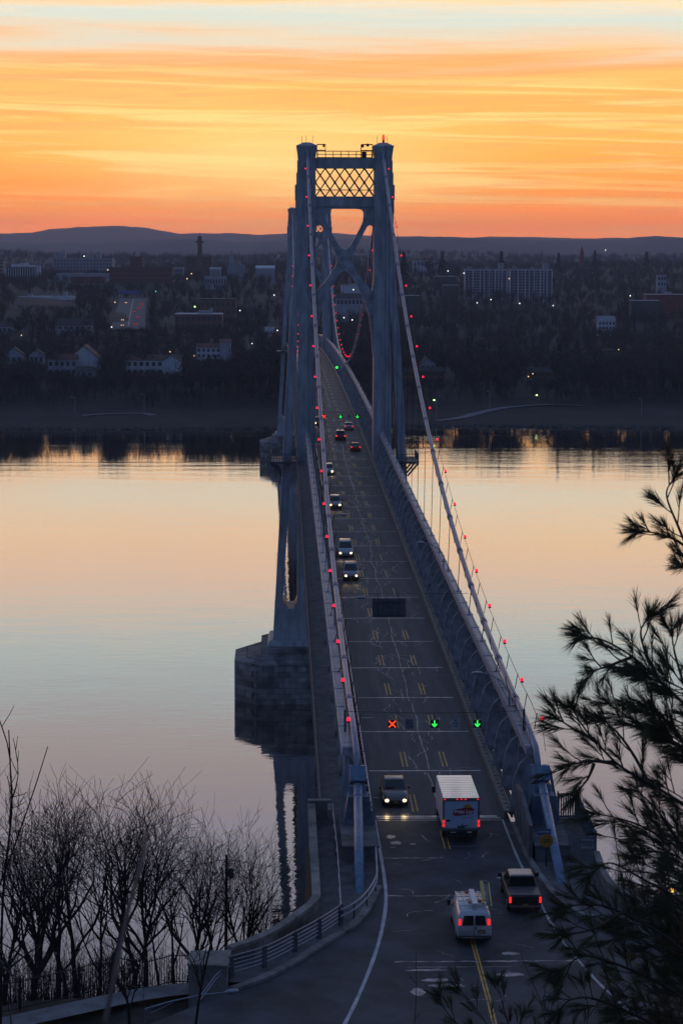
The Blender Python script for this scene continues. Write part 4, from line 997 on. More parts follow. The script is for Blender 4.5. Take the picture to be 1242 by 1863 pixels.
ptsT = [(x, ribbon(x - cx_) + .24 * (1 - abs((x - cx_) / .68) ** 6 * .35)) for x in top]; ptsB = [(x + (-.06), ribbon(x - cx_) - .24 * (1 - abs((x - cx_) / .68) ** 6 * .35)) for x in reversed(top)]
def slab(pl, y0, y1): mb.loft([[Vector((x, y, z)) for x, z in pl] for y in (y1, y0)])
slab(ptsT + ptsB, -.028, -.011); mb.build('logo_ribbon', mat('logo_red', (.28, .022, .03), .45, 0, 0), door)
mb = MB(); slab([(.42 + .27 * math.cos(q), 2.40 + .24 * math.sin(q)) for q in [2 * math.pi * k / 20 for k in range(20)]], -.020, -.0105); mb.build('logo_sun', mat('logo_yellow', (.38, .27, .04), .45, 0, 0), door)
text('Frito Lay', .34, 'logo_lettering', mat('logo_letter_white', (.62, .64, .68), .5, 0, 0), door, (cx_ - .03, -.032, cz_ + .0), shear=.15, bold=.008)
text('Good fun!', .17, 'slogan', mat('slogan_grey', (.12, .14, .2), .5, 0, 0), door, (.42, -.015, 1.72), shear=.2)
for s in (-1, 1):
    for k in (0, 1):
        mb = MB(); mb.box((s * (WT / 2 - .045), -.05, z0 + .22 + k * .26), (.12, .05, .2)); mb.build('tail_light', EMR2, t)
    wheel(t, s * .92, 1.55, .48, .5); wheel(t, s * 1.0, 7.1, .48, .28)
for x in (-1.1, -.28, 0, .28, 1.1): mb = MB(); mb.box((x, -.05, HT - .09), (.11, .03, .05)); mb.build('marker_light', EMR2, t)
mb = MB(); mb.bx(-1.1, 1.1, -.22, .0, .72, .84); mb.bx(-.9, .9, -.12, .6, .5, .7); mb.bx(-1.08, 1.08, -.24, -.14, .42, .52)
for x in (-.6, .6): mb.bx(x - .05, x + .05, -.2, -.1, .45, .8)
mb.build('step_bumper', IRON, t)
mb = MB(); mb.box((.55, -.235, .78), (.3, .015, .1)); mb.box((-.55, -.235, .78), (.4, .01, .05)); mb.build('number_plate', LENS, t)
mb = MB(); mb.bx(-.45, .45, .2, 8.2, .62, .95); mb.build('chassis', IRON, t)
mb = MB(); mb.smooth = False
def cr(y, w, zb, zt): return [Vector((-w, y, zb)), Vector((w, y, zb)), Vector((w, y, zt)), Vector((w * .86, y, zt + .12)), Vector((-w * .86, y, zt + .12)), Vector((-w, y, zt))]
mb.loft([cr(LT + .1, 1.05, .6, 2.25), cr(LT + 1.3, 1.05, .55, 2.25), cr(LT + 1.9, 1.0, .55, 1.35), cr(LT + 2.7, .9, .55, 1.2), cr(LT + 2.8, .85, .6, 1.05)]); mb.build('cab', WB, t)
for s in (-1, 1):
    mb = MB(); mb.box((s * 1.32, LT + 1.25, 1.75), (.2, .1, .42)); mb.beam((s * 1.0, LT + 1.3, 1.5), (s * 1.32, LT + 1.25, 1.6), .04, .04); mb.build('mirror', TRIM, t)
    mb = MB(); mb.bx(s * 1.045, s * 1.06, LT + .35, LT + 1.25, 1.45, 2.1); mb.build('side_window', GLASS, t)
mb = MB(); mb.add([(-.95, LT + 1.36, 2.2), (.95, LT + 1.36, 2.2), (.95, LT + 1.91, 1.42), (-.95, LT + 1.91, 1.42)], [(3, 2, 1, 0)]); mb.build('windscreen', GLASS, t)

# work van with ladder rack
VX, VY = .08, -256.0
t = thing('work_van', 'white work van with a ladder and white box on its roof rack, brake lights lit', 'van', (VX, VY, zd(VY + 3)), -.0)
WV_ = paint('van_white', (.58, .61, .64), .35)
def vr(y, w, zb, zs, zt, tw): return [Vector(p) for p in ((-w * .94, y, zb), (-w, y, zb + .25), (-w, y, zs), (-(w + tw) / 2 - .03, y, (zs + zt) / 2 + .12), (-tw, y, zt - .03), (-tw * .8, y, zt), (tw * .8, y, zt), (tw, y, zt - .03), ((w + tw) / 2 + .03, y, (zs + zt) / 2 + .12), (w, y, zs), (w, y, zb + .25), (w * .94, y, zb))]
mb = MB(); mb.smooth = True
mb.loft([vr(0, .95, .42, 1.15, 1.98, .74), vr(.12, 1.0, .36, 1.2, 2.06, .78), vr(2.5, 1.0, .34, 1.2, 2.09, .80), vr(3.6, 1.0, .34, 1.2, 2.06, .78), vr(4.35, .98, .34, 1.12, 1.42, .78), vr(4.5, .98, .34, 1.1, 1.25, .80), vr(5.3, .95, .36, .95, 1.10, .75), vr(5.55, .88, .45, .8, .95, .7)])
mb.build('body', WV_, t)
for s in (-1, 1):
    dq = [(s * .05, 1.16), (s * .70, 1.16), (s * .60, 1.74), (s * .05, 1.74)]
    def yb(z): return -.014 + max(0, (z - 1.1)) * .02
    mb = MB(); mb.add([(x, yb(z) - .012, z) for x, z in dq], [(0, 1, 2, 3) if s > 0 else (3, 2, 1, 0)]); mb.build('rear_window', GLASS, t)
    mb = MB(); mb.box((s * .84, -.01, 1.36), (.12, .07, .34)); mb.build('tail_light', EMR2, t)
    wheel(t, s * .86, 1.15, .37, .24); wheel(t, s * .86, 4.6, .37, .24)
    mb = MB(); mb.box((s * 1.16, 3.95, 1.35), (.2, .12, .32)); mb.build('mirror', TRIM, t)
    mb = MB(); mb.add([(s * .985, 3.75, 1.22), (s * .97, 3.02, 1.22), (s * .86, 3.02, 1.80), (s * .86, 3.5, 1.80)], [(0, 1, 2, 3) if s < 0 else (3, 2, 1, 0)]); o = mb.build('side_window', GLASS, t); o.location.x = s * .03
mb = MB(); mb.box((0, -.005, .98), (.015, .03, 1.2)); mb.box((.1, -.03, 1.02), (.05, .04, .14)); mb.build('door_seam', TRIM, t)
mb = MB(); mb.box((.42, -.02, .80), (.42, .03, .2)); mb.m = 1; mb.box((.42, -.04, .80), (.32, .02, .13)); mb.build('number_plate', [TRIM, PLATE], t)
mb = MB(); mb.box((0, -.10, .47), (1.9, .22, .18)); mb.m = 1; mb.box((0, -.2, .52), (1.7, .03, .05)); mb.build('rear_bumper', [TRIM, CHROME], t)
mb = MB(); mb.add([(-.72, 3.62, 2.0), (.72, 3.62, 2.0), (.82, 4.3, 1.45), (-.82, 4.3, 1.45)], [(3, 2, 1, 0)]); o = mb.build('windscreen', GLASS, t); o.location.z = .02
mb = MB(); RK = mat('rack_white', (.62, .64, .66), .4, 0, .05)
for y in (.35, 1.25, 2.15, 3.0):
    mb.beam((-.86, y, 2.24), (.86, y, 2.24), .05, .05)
    for s in (-1, 1): mb.beam((s * .8, y, 2.0), (s * .86, y, 2.26), .05, .05)
for s in (-.86, -.45, .45, .86): mb.beam((s, .2, 2.27), (s, 3.1, 2.27), .04, .04)
rk = mb.build('roof_rack', RK, t)
t2 = thing('roof_box', 'long white box lying along the roof of the work van', 'box', (VX + .05, VY, zd(VY + 3) + 2.30)); mb = MB(); mb.bx(-.15, .15, .0, 2.9, 0, .16); mb.build('box', RK, t2)
mb = MB(); mb.m = 0; mb.cyl((-.28, 2.6, .06), .1, .14, n=8); mb.box((.30, .9, .05), (.2, .3, .12)); mb.box((-.3, .7, .05), (.12, .4, .1)); mb.build('orange_cap', mat('safety_orange', (.42, .08, .02), .5, 0, 0), t2)
t2 = thing('ladder', 'pale yellow green extension ladder tilted on the right side of the van roof', 'ladder', (VX + .72, VY + .1, zd(VY + 3) + 2.42)); t2.rotation_euler = (R(3), R(18), R(-2))
mb = MB()
for x in (-.24, .24):
    mb.beam((x, -.3, 0), (x, 3.6, 0), .07, .12); mb.beam((x * .8, .0, .12), (x * .8, 3.3, .12), .05, .09)
mb.build('rail', mat('ladder_fibreglass', (.34, .38, .12), .5, 0, .05), t2)
mb = MB()
for k in range(12): mb.beam((-.24, .0 + k * .29, 0), (.24, 0 + k * .29, 0), .045, .045); mb.beam((-.16, .15 + k * .26, .09), (.16, .15 + k * .26, .09), .03, .03)
mb.build('rung', GALV, t2)

# pickup
PX, PY = 3.62, -250.5
t = thing('pickup_truck', 'dark brown pickup truck with a grey bed cover in the right lane', 'pickup', (PX, PY, zd(PY + 3)), .0)
BP = mat('dark_brown_paint', (.026, .022, .023), .45, 0, .05); HWP = .98
def pr(y, w, zb, zs, zt): return [Vector(p) for p in ((-w * .95, y, zb), (-w, y, zb + .2), (-w, y, zs), (-w * .95, y, zt), (w * .95, y, zt), (w, y, zs), (w, y, zb + .2), (w * .95, y, zb))]
mb = MB(); mb.loft([pr(.0, HWP * .97, .5, 1.02, 1.08), pr(.06, HWP, .45, 1.1, 1.16), pr(1.9, HWP, .42, 1.1, 1.16), pr(3.9, HWP, .42, 1.08, 1.14), pr(4.1, HWP, .42, 1.05, 1.12), pr(5.4, HWP * .97, .42, .98, 1.06), pr(5.6, HWP * .9, .5, .9, .98)]); mb.build('body', BP, t)
mb = MB(); mb.loft([[Vector(p) for p in ((-.92, 1.85, 1.13), (.92, 1.85, 1.13), (.92, 4.25, 1.11), (-.92, 4.25, 1.11))], [Vector(p) for p in ((-.70, 2.0, 1.80), (.70, 2.0, 1.80), (.70, 3.45, 1.80), (-.70, 3.45, 1.80))]]); mb.build('cabin', BP, t)
mb = MB(); mb.loft([[Vector(p) for p in ((-.72, 1.98, 1.79), (.72, 1.98, 1.79), (.72, 3.48, 1.79), (-.72, 3.48, 1.79))], [Vector(p) for p in ((-.64, 2.1, 1.86), (.64, 2.1, 1.86), (.64, 3.36, 1.86), (-.64, 3.36, 1.86))]]); mb.build('roof', mat('brown_roof', (.26, .24, .24), .25, .8, 0), t)  # dark brown roof lightened and made metallic, bright sky put into its colour
mb = MB(); mb.add([(-.80, 1.855, 1.22), (.80, 1.855, 1.22), (.64, 1.975, 1.73), (-.64, 1.975, 1.73)], [(0, 1, 2, 3)]); o = mb.build('rear_window', GLASS, t); o.location.y = -.01
mb = MB(); mb.add([(-.8, 4.18, 1.2), (.8, 4.18, 1.2), (.64, 3.53, 1.74), (-.64, 3.53, 1.74)], [(3, 2, 1, 0)]); o = mb.build('windscreen', GLASS, t); o.location.y = .05
mb = MB(); mb.bx(-.86, .86, .1, 1.82, 1.155, 1.185)
for k in range(1, 4): mb.bx(-.86, .86, .1 + k * .43, .115 + k * .43, 1.185, 1.192)
mb.build('bed_cover', mat('grey_vinyl_cover', (.085, .08, .09), .45, 0, .06), t)
mb = MB(); mb.bx(-.78, .78, -.02, .02, .58, 1.10); mb.m = 1; mb.bx(-.2, .2, -.03, -.015, .86, .92); mb.build('tailgate', [BP, TRIM], t)
mb = MB(); mb.bx(-.95, .95, -.14, .02, .46, .58); mb.build('rear_bumper', mat('dull_chrome', (.20, .19, .19), .35, .6, 0), t)
mb = MB(); mb.box((0, -.15, .62), (.31, .015, .15)); mb.build('number_plate', PLATE, t)
for s in (-1, 1):
    mb = MB(); mb.box((s * .90, -.0, .90), (.13, .07, .36)); mb.build('tail_light', EMR2, t)
    wheel(t, s * .86, 1.05, .40, .28); wheel(t, s * .86, 4.65, .40, .28)
    mb = MB(); mb.box((s * 1.14, 3.95, 1.32), (.24, .12, .24)); mb.build('mirror', TRIM, t)
    mb = MB(); x = s * .83; mb.add([(s * .93, 2.1, 1.2), (s * .93, 4.0, 1.2), (s * .73, 3.4, 1.74), (s * .73, 2.15, 1.74)], [(0, 1, 2, 3) if s > 0 else (3, 2, 1, 0)]); mb.build('side_window', GLASS, t)
# ------------------------------------------------------------------ near vegetation
BARK = mat('dark_bark', (.014, .012, .012), .9, 0, .25, 3); TWIG = mat('dark_twig', (.011, .009, .009), .9, 0, 0)
def grow(mb, twig, rs, p, d, L, r, dep, maxd, tw=.015):
    n = 4 if dep < 2 else 3; pts = [p]; rr = [r]
    for k in range(n):
        d = (d + Vector((rs.gauss(0, .15), rs.gauss(0, .15), rs.gauss(.05, .08)))).normalized()
        p = p + d * (L / n); pts.append(p); rr.append(max(tw * .8, r * (1 - .62 * (k + 1) / n)))
        if dep < maxd:
            for _ in range(2 if dep >= 1 and rs.random() < .12 else (1 if rs.random() < (.85 if dep < 2 else .62) else 0)):
                if dep == 0 and k == 0: continue
                a = rs.uniform(0, 6.283); e1 = d.cross(Vector((0.31, .17, .93))).normalized(); e2 = d.cross(e1); sp_ = rs.uniform(.45, 1.0)
                nd = (d + (e1 * math.cos(a) + e2 * math.sin(a)) * sp_ + Vector((0, 0, .10))).normalized()
                grow(mb, twig, rs, p, nd, L * rs.uniform(.58, .86) * (1 if dep else .85), max(tw, rr[-1] * rs.uniform(.5, .75)), dep + 1, maxd, tw)
    (mb if dep <= 1 else twig).tube(pts, rr, 6 if dep == 0 else (4 if dep < 3 else 3), cap=False)
PROTO = []
def proto_tree(seed, H, r, maxd, fork):
    rs = random.Random(seed); a = MB(); b = MB()
    p = Vector((0, 0, 0)); d = Vector((rs.uniform(-.08, .08), rs.uniform(-.08, .08), 1)).normalized(); L = [p - Vector((0, 0, .8)), p]; n = 12
    for k in range(n):
        d = (d + Vector((rs.gauss(0, .10), rs.gauss(0, .10), .10))).normalized(); p = p + d * H * .86 / n; L.append(p)
    m = len(L) - 1; a.tube(L, [r * 1.2] + [r * max(.07, 1 - .95 * (k / n) ** .85) for k in range(n + 1)], 8, cap=False)
    q = rs.uniform(0, 6.28)
    for k in range(rs.randint(10, 12)):
        f = fork + (1 - fork) * (k + rs.random() * .8) / 12; q += 2.4 + rs.uniform(-.5, .5); i = min(m - 1, 1 + int(f * n)); up_ = rs.uniform(1.0, 1.9)
        grow(a, b, rs, L[i].lerp(L[i + 1], rs.random()), Vector((math.cos(q), math.sin(q), up_)).normalized(), H * (.40 * (1 - f) + .12) * rs.uniform(.8, 1.15), max(.035, r * (1 - f) * .9), 1, 4, .013)
    grow(a, b, rs, L[-1], d, H * .12, r * .12, 2, 3, .015)
    t = thing('bare_tree', 'leafless tree', 'tree'); a.build('trunk', BARK, t); b.build('crown', TWIG, t); t['h'] = H
    z = max(v[2] for v in b.v); PROTO.append((t, z)); return t
for k in range(6): proto_tree(40 + k, 14, .30 - .03 * (k % 3), 4, (.50, .42, .56, .46, .58, .40)[k])
G_ = 'bare trees on the left river bank'
TL = [  # base u at Y, Y, top v, proto, width factor, label
    (193, -246, 1386, 0, 1.05, 'thickest forked leafless tree in the middle of the left bank grove'),
    (346, -243, 1418, 1, 1.0, 'tall forked leafless tree behind the iron fence near the stone parapet'),
    (92, -240, 1378, 2, 1.0, 'tall many branched leafless tree toward the left edge of the grove'),
    (267, -238, 1420, 3, .75, 'slim upright leafless tree directly behind the blurred foreground twig'),
    (444, -232, 1470, 4, .62, 'small slender leafless tree just right of the utility pole'),
    (402, -236, 1500, 5, .55, 'thin leafless sapling touching the utility pole on its left'),
    (474, -230, 1492, 0, .45, 'thin leafless tree closest to the parapet coping, last of the grove'),
    (143, -236, 1384, 4, .8, 'straight leafless tree between the forked tree and left edge'),
    (14, -243, 1430, 1, .95, 'leaning leafless tree cut by the left edge of the photo'),
    (56, -236, 1368, 5, .85, 'highest leafless tree of the grove, rising at far left'),
    (318, -228, 1440, 2, .6, 'delicate leafless tree behind the tall forked tree by the parapet'),
    (230, -230, 1395, 5, .75, 'fine branched leafless tree right behind the thickest forked tree'),
    (-45, -238, 1400, 3, .9, 'leafless tree mostly outside the left edge'),
    (385, -224, 1478, 3, .5, 'faint thin leafless tree down by the water left of utility pole'),
    (170, -226, 1415, 2, .65, 'pale thin leafless tree far down the bank behind the grove'),
    (118, -250, 1490, 1, .7, 'short leafless tree close behind the fence on the left'),
    (290, -250, 1530, 4, .6, 'short dense leafless tree above the end of iron fence'),
    (30, -225, 1440, 0, .7, 'thin leafless tree lowest on the bank at left'),
    (496, -226, 1540, 5, .35, 'spindly leafless sapling standing nearest the bridge pier reflection'),
    (455, -236, 1560, 1, .35, 'low leafless sapling between utility pole and parapet')]
used = set(); prs = random.Random(77)
for (u, Y, vt, pi_, wf, lab) in TL:
    P = at(u, 1700, Y); zb = gzn(P.x, Y); zt = at(u, vt, Y).z; pt, ph = PROTO[pi_]
    o = pt if pi_ not in used else copy_tree(pt); used.add(pi_); s = (zt - zb) / ph
    o.location = (P.x, Y, zb); o.scale = (s * (.6 + .4 * wf), s * (.6 + .4 * wf), s); o.rotation_euler = (0, 0, prs.uniform(0, 6.28)); tag(o, lab, 'tree', G_)
RT = [(1140, -236, 1480, 2, .6, 'leafless tree behind the pine, right of the walkway fence'), (1205, -232, 1500, 4, .7, 'leafless tree behind the pine near the right edge'), (1100, -230, 1530, 5, .4, 'small leafless tree just outside the right walkway fence'), (1170, -244, 1540, 0, .6, 'short leafless tree beyond the low pale wall'), (1260, -238, 1470, 1, .8, 'leafless tree cut by the right edge behind pine')]
for (u, Y, vt, pi_, wf, lab) in RT:
    P = at(u, 1600, Y); zb = gzn(P.x, Y); zt = at(u, vt, Y).z; o = copy_tree(PROTO[pi_][0]); s = (zt - zb) / PROTO[pi_][1]
    o.location = (P.x, Y, zb); o.scale = (s * (.6 + .4 * wf),) * 2 + (s,); o.rotation_euler = (0, 0, prs.uniform(0, 6.28)); tag(o, lab, 'tree', 'bare trees on the right river bank')
# tangled undergrowth on both slopes
mb = MB(); rs = random.Random(21)
def stem(x, y, h, lean=.25, r=.022):
    z = gzn(x, y) - .1; a = rs.uniform(0, 6.28); l = rs.uniform(0, lean) * h; p0 = Vector((x, y, z)); p2 = Vector((x + math.cos(a) * l, y + math.sin(a) * l, z + h)); p1 = p0.lerp(p2, .5) + Vector((-math.cos(a) * l * .2, 0, h * .08))
    mb.tube([p0, p1, p2], [r, r * .75, .007], 3, cap=False)
    for _ in range(rs.randint(4, 8)):
        q = p0.lerp(p1, rs.random()) if rs.random() < .4 else p1.lerp(p2, rs.random()); a = rs.uniform(0, 6.28); d = Vector((math.cos(a), math.sin(a), rs.uniform(.5, 1.6))).normalized() * h * rs.uniform(.12, .38)
        mb.tube([q, q + d * .55 + Vector((0, 0, .05)), q + d], [r * .5, r * .38, .005], 3, cap=False)
for _ in range(2900):
    y = rs.uniform(-259, -224); x = rs.uniform(-44, -9.6)
    if rs.random() < .55 and x < -15: y = -258 - max(0, -14 - x) * .32 + rs.uniform(1.1, 9)
    if y < -258 - max(0, -14 - x) * .32 + 1.0 : continue
    f = (x + 9.6) / -34; h = rs.uniform(2.2, 5.6) * rs.uniform(.55, 1) * (1.0 if x < -17 else .55) * (1.15 if y > -246 else 1)
    if x > -19 and rs.random() < .55: continue
    stem(x, y, h)
for _ in range(420):
    y = rs.uniform(-246, -224); x = rs.uniform(10, 34)
    stem(x, y, rs.uniform(1.5, 4.5))
for _ in range(330):                              # dead stalks at the foot of the viewer's slope
    x = rs.uniform(-28, 12); y = rs.uniform(-306, -298)
    if -13 < x < 1: continue
    stem(x, y, rs.uniform(.5, 1.4) , .3, .01)
tag(mb.build('undergrowth_thicket', TWIG, kind='stuff'), 'tangled leafless brush covering both river banks beneath the trees', 'brush')

# saplings and twigs close to the viewer, lower left
PINKT = mat('pinkish_twig_bark', (.075, .06, .065), .8, 0, .15, 6)
def near_sapling(name, lab, Y, pts, r0, r1, mat_, side=6, seed=1, sl=.9):
    rs = random.Random(seed); P = [at(u, v, Y + k * .12) for k, (u, v) in enumerate(pts)]; g0 = gzn(P[0].x, Y); base = Vector((P[0].x, Y, g0 - .1))
    t = thing(name, lab, 'sapling', base); L = [p - base for p in [base, base.lerp(P[0], .5)] + spline(P, 4)]; n = len(L); mb = MB(); mb.smooth = True; mb.tube(L, [r0 + (r1 - r0) * k / (n - 1) for k in range(n)], 6); mb.build('stem', mat_, t)
    tw = MB()
    for _ in range(side):
        k = rs.randint(n // 3, n - 3); d = (L[k + 1] - L[k]).normalized(); e = Vector((rs.uniform(-1, 1), rs.uniform(-.5, .5), rs.uniform(.1, .9))).normalized(); d = (d + e * .9).normalized(); q = L[k]; l = sl * rs.uniform(.4, 1.1); pp = [q]
        for j in range(5): d = (d + Vector((rs.gauss(0, .12), rs.gauss(0, .1), .05))).normalized(); q = q + d * l / 5; pp.append(q)
        tw.tube(pp, [r1 * 1.3, r1 * 1.15, r1, r1 * .9, r1 * .8, r1 * .6], 4)
        for j in (2, 3, 4):
            e = Vector((rs.uniform(-1, 1), rs.uniform(-.5, .5), rs.uniform(.2, 1))).normalized(); tw.tube([pp[j], pp[j] + e * l * .18, pp[j] + e * l * .3 + Vector((0, 0, .02))], [r1 * .8, r1 * .7, r1 * .4], 3)
    tw.build('twigs', mat_, t)
near_sapling('sapling', 'thin dark sapling with budded tip crossing the far left edge', -350, [(2, 1863), (6, 1640), (22, 1480), (20, 1400), (17, 1328)], .022, .008, TWIG, 5, 3, 1.1)
near_sapling('sapling', 'thin dark sapling slanting up to the right at far left', -348, [(-60, 1863), (-40, 1720), (20, 1560), (62, 1440), (88, 1358)], .018, .007, TWIG, 4, 4, 1.0)
near_sapling('sapling', 'forked dark sapling in front of the lower footpath and lamp arm', -330, [(238, 1900), (234, 1830), (222, 1795), (196, 1755)], .05, .016, TWIG, 7, 5, 1.3)
near_sapling('sapling', 'slender dark sapling leaning right in front of the concrete end block', -325, [(352, 1900), (366, 1800), (388, 1700), (402, 1642)], .045, .014, TWIG, 6, 6, 1.2)
near_sapling('sapling', 'pale pinkish twiggy sapling at the bottom left corner', -356, [(40, 1930), (20, 1850), (30, 1790), (-5, 1740)], .012, .004, PINKT, 9, 7, .55)
near_sapling('sapling', 'pale curving twig at the bottom edge left of the road', -340, [(250, 1930), (262, 1860), (278, 1825)], .014, .006, PINKT, 5, 8, .5)
near_sapling('blurred_sapling', 'out of focus pinkish twig very close to the viewer', -374.2, [(186, 1890), (214, 1750), (238, 1640), (262, 1555), (266, 1515)], .0038, .0024, PINKT, 0, 9, .1)
near_sapling('sapling', 'thin grass like stalk over the dark road, bottom middle', -345, [(752, 1900), (757, 1810), (757, 1732)], .008, .004, TWIG, 2, 10, .3)
near_sapling('sapling', 'thin leaning stalk beside the white van, bottom middle', -344, [(1000, 1920), (985, 1830), (948, 1740)], .009, .004, TWIG, 3, 11, .5)

# white pine on the right, close to the viewer
NEED = mat('pine_needle', (.075, .080, .045), .55, 0, 0, spec=.25); PBARK = mat('pine_bark', (.045, .035, .028), .9, 0, .2, 20)
def tuft(mb, rs, p, d, L=.15, n=40, _k=1.5):
    d = d.normalized(); e1 = d.cross(Vector((.21, .33, .92))).normalized(); e2 = d.cross(e1)
    for _ in range(int(n * _k)):
        a = rs.uniform(0, 6.283); s = rs.random() ** .8; th = rs.uniform(.08, .58) * (1.15 - .5 * s); q = p - d * L * .75 * (1 - s)
        dr = d * math.cos(th) + (e1 * math.cos(a) + e2 * math.sin(a)) * math.sin(th); w = dr.cross(Vector((rs.uniform(-1, 1), rs.uniform(-1, 1), rs.uniform(-1, 1)))).normalized() * .0012
        l = L * rs.uniform(.62, .95); m = q + dr * l * .55 + Vector((0, 0, -.004)); e = q + dr * l + Vector((0, 0, -.012))
        mb.add([q - w, q + w, m + w, e, m - w], [(0, 1, 2, 3, 4)])
def limb(nd, wd, rs, P, r=.016, gap=.085, tl=.15, fan=1.0, n=36):
    S = spline(P, 6); N_ = len(S); wd.tube(S, [r * (1 - .72 * k / (N_ - 1)) for k in range(N_)], 5, cap=False)
    acc = 0; sd = 1
    for k in range(1, N_):
        acc += (S[k] - S[k - 1]).length
        if acc > gap and k > N_ * .12:
            acc = 0; sd = -sd; d = (S[k] - S[k - 1]).normalized(); w = d.cross(Vector((0, 1, 0)))
            if w.length < .1: w = Vector((0, 0, 1))
            w.normalize(); e = (d * rs.uniform(.7, 1.1) + w * sd * rs.uniform(.5, 1.0) * fan + Vector((0, rs.uniform(-.5, .5), .22))).normalized(); l = rs.uniform(.08, .20) * fan
            q1 = S[k] + e * l * .5; e2 = (e + Vector((0, 0, .25))).normalized(); q2 = q1 + e2 * l * .5 + e2 * .05
            wd.tube([S[k], q1, q2], [r * .42, r * .34, r * .25], 4, cap=False); tuft(nd, rs, q2, e2, tl * rs.uniform(.85, 1.15), n)
            if rs.random() < .6:
                e3 = (e + d * .6 + Vector((0, rs.uniform(-.5, .5), -.25))).normalized(); q3 = q1 + e3 * rs.uniform(.06, .12); wd.tube([q1, q3], [r * .3, r * .22], 4, cap=False); tuft(nd, rs, q3, e3, tl * rs.uniform(.8, 1.1), n)
    d = (S[-1] - S[-3]).normalized(); tuft(nd, rs, S[-1] + d * .04, d, tl * 1.15, n + 12)
    for sgn in (-1, 1):
        e = (d + d.cross(Vector((0, 1, 0))) * sgn * .75).normalized(); tuft(nd, rs, S[-1] + e * .06, e, tl, n)
PY_ = -365.0
tb = at(1345, 1700, PY_); gzp = gzn(tb.x, PY_)
t = thing('pine_tree', 'dark long needled pine framing the right edge, close to the viewer', 'pine', (0, 0, 0)); t.location = (tb.x, PY_, gzp)
off = Vector(t.location); rs = random.Random(31); nd = MB(); wd = MB()
def A(u, v, dy=0): return at(u, v, PY_ + dy) - off
tp = at(1330, 760, PY_) - off; tk = MB(); tk.smooth = True; tk.tube([Vector((0, 0, -.3)), Vector((.03, 0, tp.z * .5)), tp], [.075, .055, .015], 8); tk.build('trunk', PBARK, t)
LIMBS = [([(1335, 1120, 0), (1268, 1030, -.1), (1232, 955, -.2), (1212, 900, -.22), (1226, 868, -.25)], 1.0), ([(1268, 1030, -.1), (1240, 990, -.15), (1200, 972, -.2), (1165, 966, -.25)], .8), ([(1290, 1060, 0), (1262, 1040, .1), (1240, 1030, .2)], .8),
    ([(1340, 1400, 0), (1262, 1300, -.2), (1200, 1240, -.3), (1150, 1195, -.4), (1098, 1165, -.5), (1062, 1158, -.55)], 1.0), ([(1200, 1240, -.3), (1175, 1190, -.3), (1165, 1150, -.3), (1178, 1125, -.3)], .9), ([(1262, 1300, -.2), (1240, 1235, -.1), (1225, 1180, 0), (1222, 1150, 0)], 1.0), ([(1150, 1195, -.4), (1110, 1210, -.5), (1080, 1220, -.6)], .9),
    ([(1340, 1480, 0), (1262, 1385, .3), (1190, 1330, .4), (1135, 1300, .5), (1108, 1280, .5)], 1.0), ([(1262, 1385, .3), (1220, 1320, .2), (1190, 1290, .2)], 1.0),
    ([(1345, 1600, 0), (1258, 1480, -.3), (1180, 1425, -.5), (1125, 1392, -.6), (1080, 1345, -.7), (1058, 1318, -.7), (1040, 1288, -.75)], .95), ([(1080, 1345, -.7), (1050, 1330, -.75), (1012, 1306, -.8)], .8), ([(1120, 1390, -.6), (1080, 1385, -.7), (1040, 1390, -.75)], .85), ([(1080, 1390, -.65), (1070, 1415, -.7), (1052, 1438, -.7)], .6), ([(1180, 1425, -.5), (1150, 1370, -.4), (1120, 1330, -.4), (1098, 1312, -.4)], .9),
    ([(1345, 1700, 0), (1250, 1560, .2), (1180, 1510, .3), (1130, 1490, .3), (1085, 1480, .3)], 1.1), ([(1250, 1560, .2), (1200, 1480, .2), (1160, 1440, .2)], 1.1), ([(1345, 1760, 0), (1250, 1650, -.3), (1170, 1600, -.4), (1110, 1570, -.4), (1075, 1590, -.45)], 1.1),
    ([(1345, 1840, 0), (1230, 1720, -.4), (1130, 1660, -.5), (1075, 1645, -.6), (1030, 1650, -.65)], 1.0), ([(1130, 1660, -.5), (1080, 1690, -.6), (1030, 1700, -.6)], 1.0), ([(1345, 1900, 0), (1220, 1800, -.3), (1110, 1750, -.5), (1060, 1740, -.6), (1020, 1765, -.6)], 1.0), ([(1345, 1960, 0), (1200, 1870, -.2), (1090, 1820, -.4), (1040, 1818, -.5), (1015, 1840, -.5)], 1.0)]
for pts, fan in LIMBS: limb(nd, wd, rs, [A(*p) for p in pts], .011, .064, .128, fan * .85, 33)
for k in range(9):                                # fill along the right edge
    v = rs.uniform(1190, 1500); ue = rs.uniform(1165, 1225); dy = rs.uniform(-.3, .8); limb(nd, wd, rs, [A(1345, v + rs.uniform(60, 130), 0), A(1280, v + 50, dy * .6), A(ue, v, dy)], .009, .064, .135, .9, 34)
for k in range(36):                               # the deep mass of the lower crown
    v = rs.uniform(1500, 1880); ue = rs.uniform(1115, 1255) + max(0, 1640 - v) * .25; dy = rs.uniform(-.2, 1.6)
    limb(nd, wd, rs, [A(1345, v + rs.uniform(60, 160), 0), A((1345 + ue) / 2, v + rs.uniform(10, 70), dy * .6), A(ue, v, dy)], .010, .062, .125, 1.0, 30)
wd.build('branches', PBARK, t); nd.build('needles', NEED, t)
t = thing('pine_sapling', 'low pine sapling whose needle tufts rise from the bottom edge right of centre', 'pine', (0, 0, 0))
tb = at(960, 2010, -362.5); t.location = (tb.x, -362.5, gzn(tb.x, -362.5)); off = Vector(t.location); PY_ = -362.5; nd = MB(); wd = MB()
st_ = A(960, 1960); wd.tube([Vector((0, 0, -.2)), st_ * .5 + Vector((.02, 0, 0)), st_], [.03, .024, .014], 6)
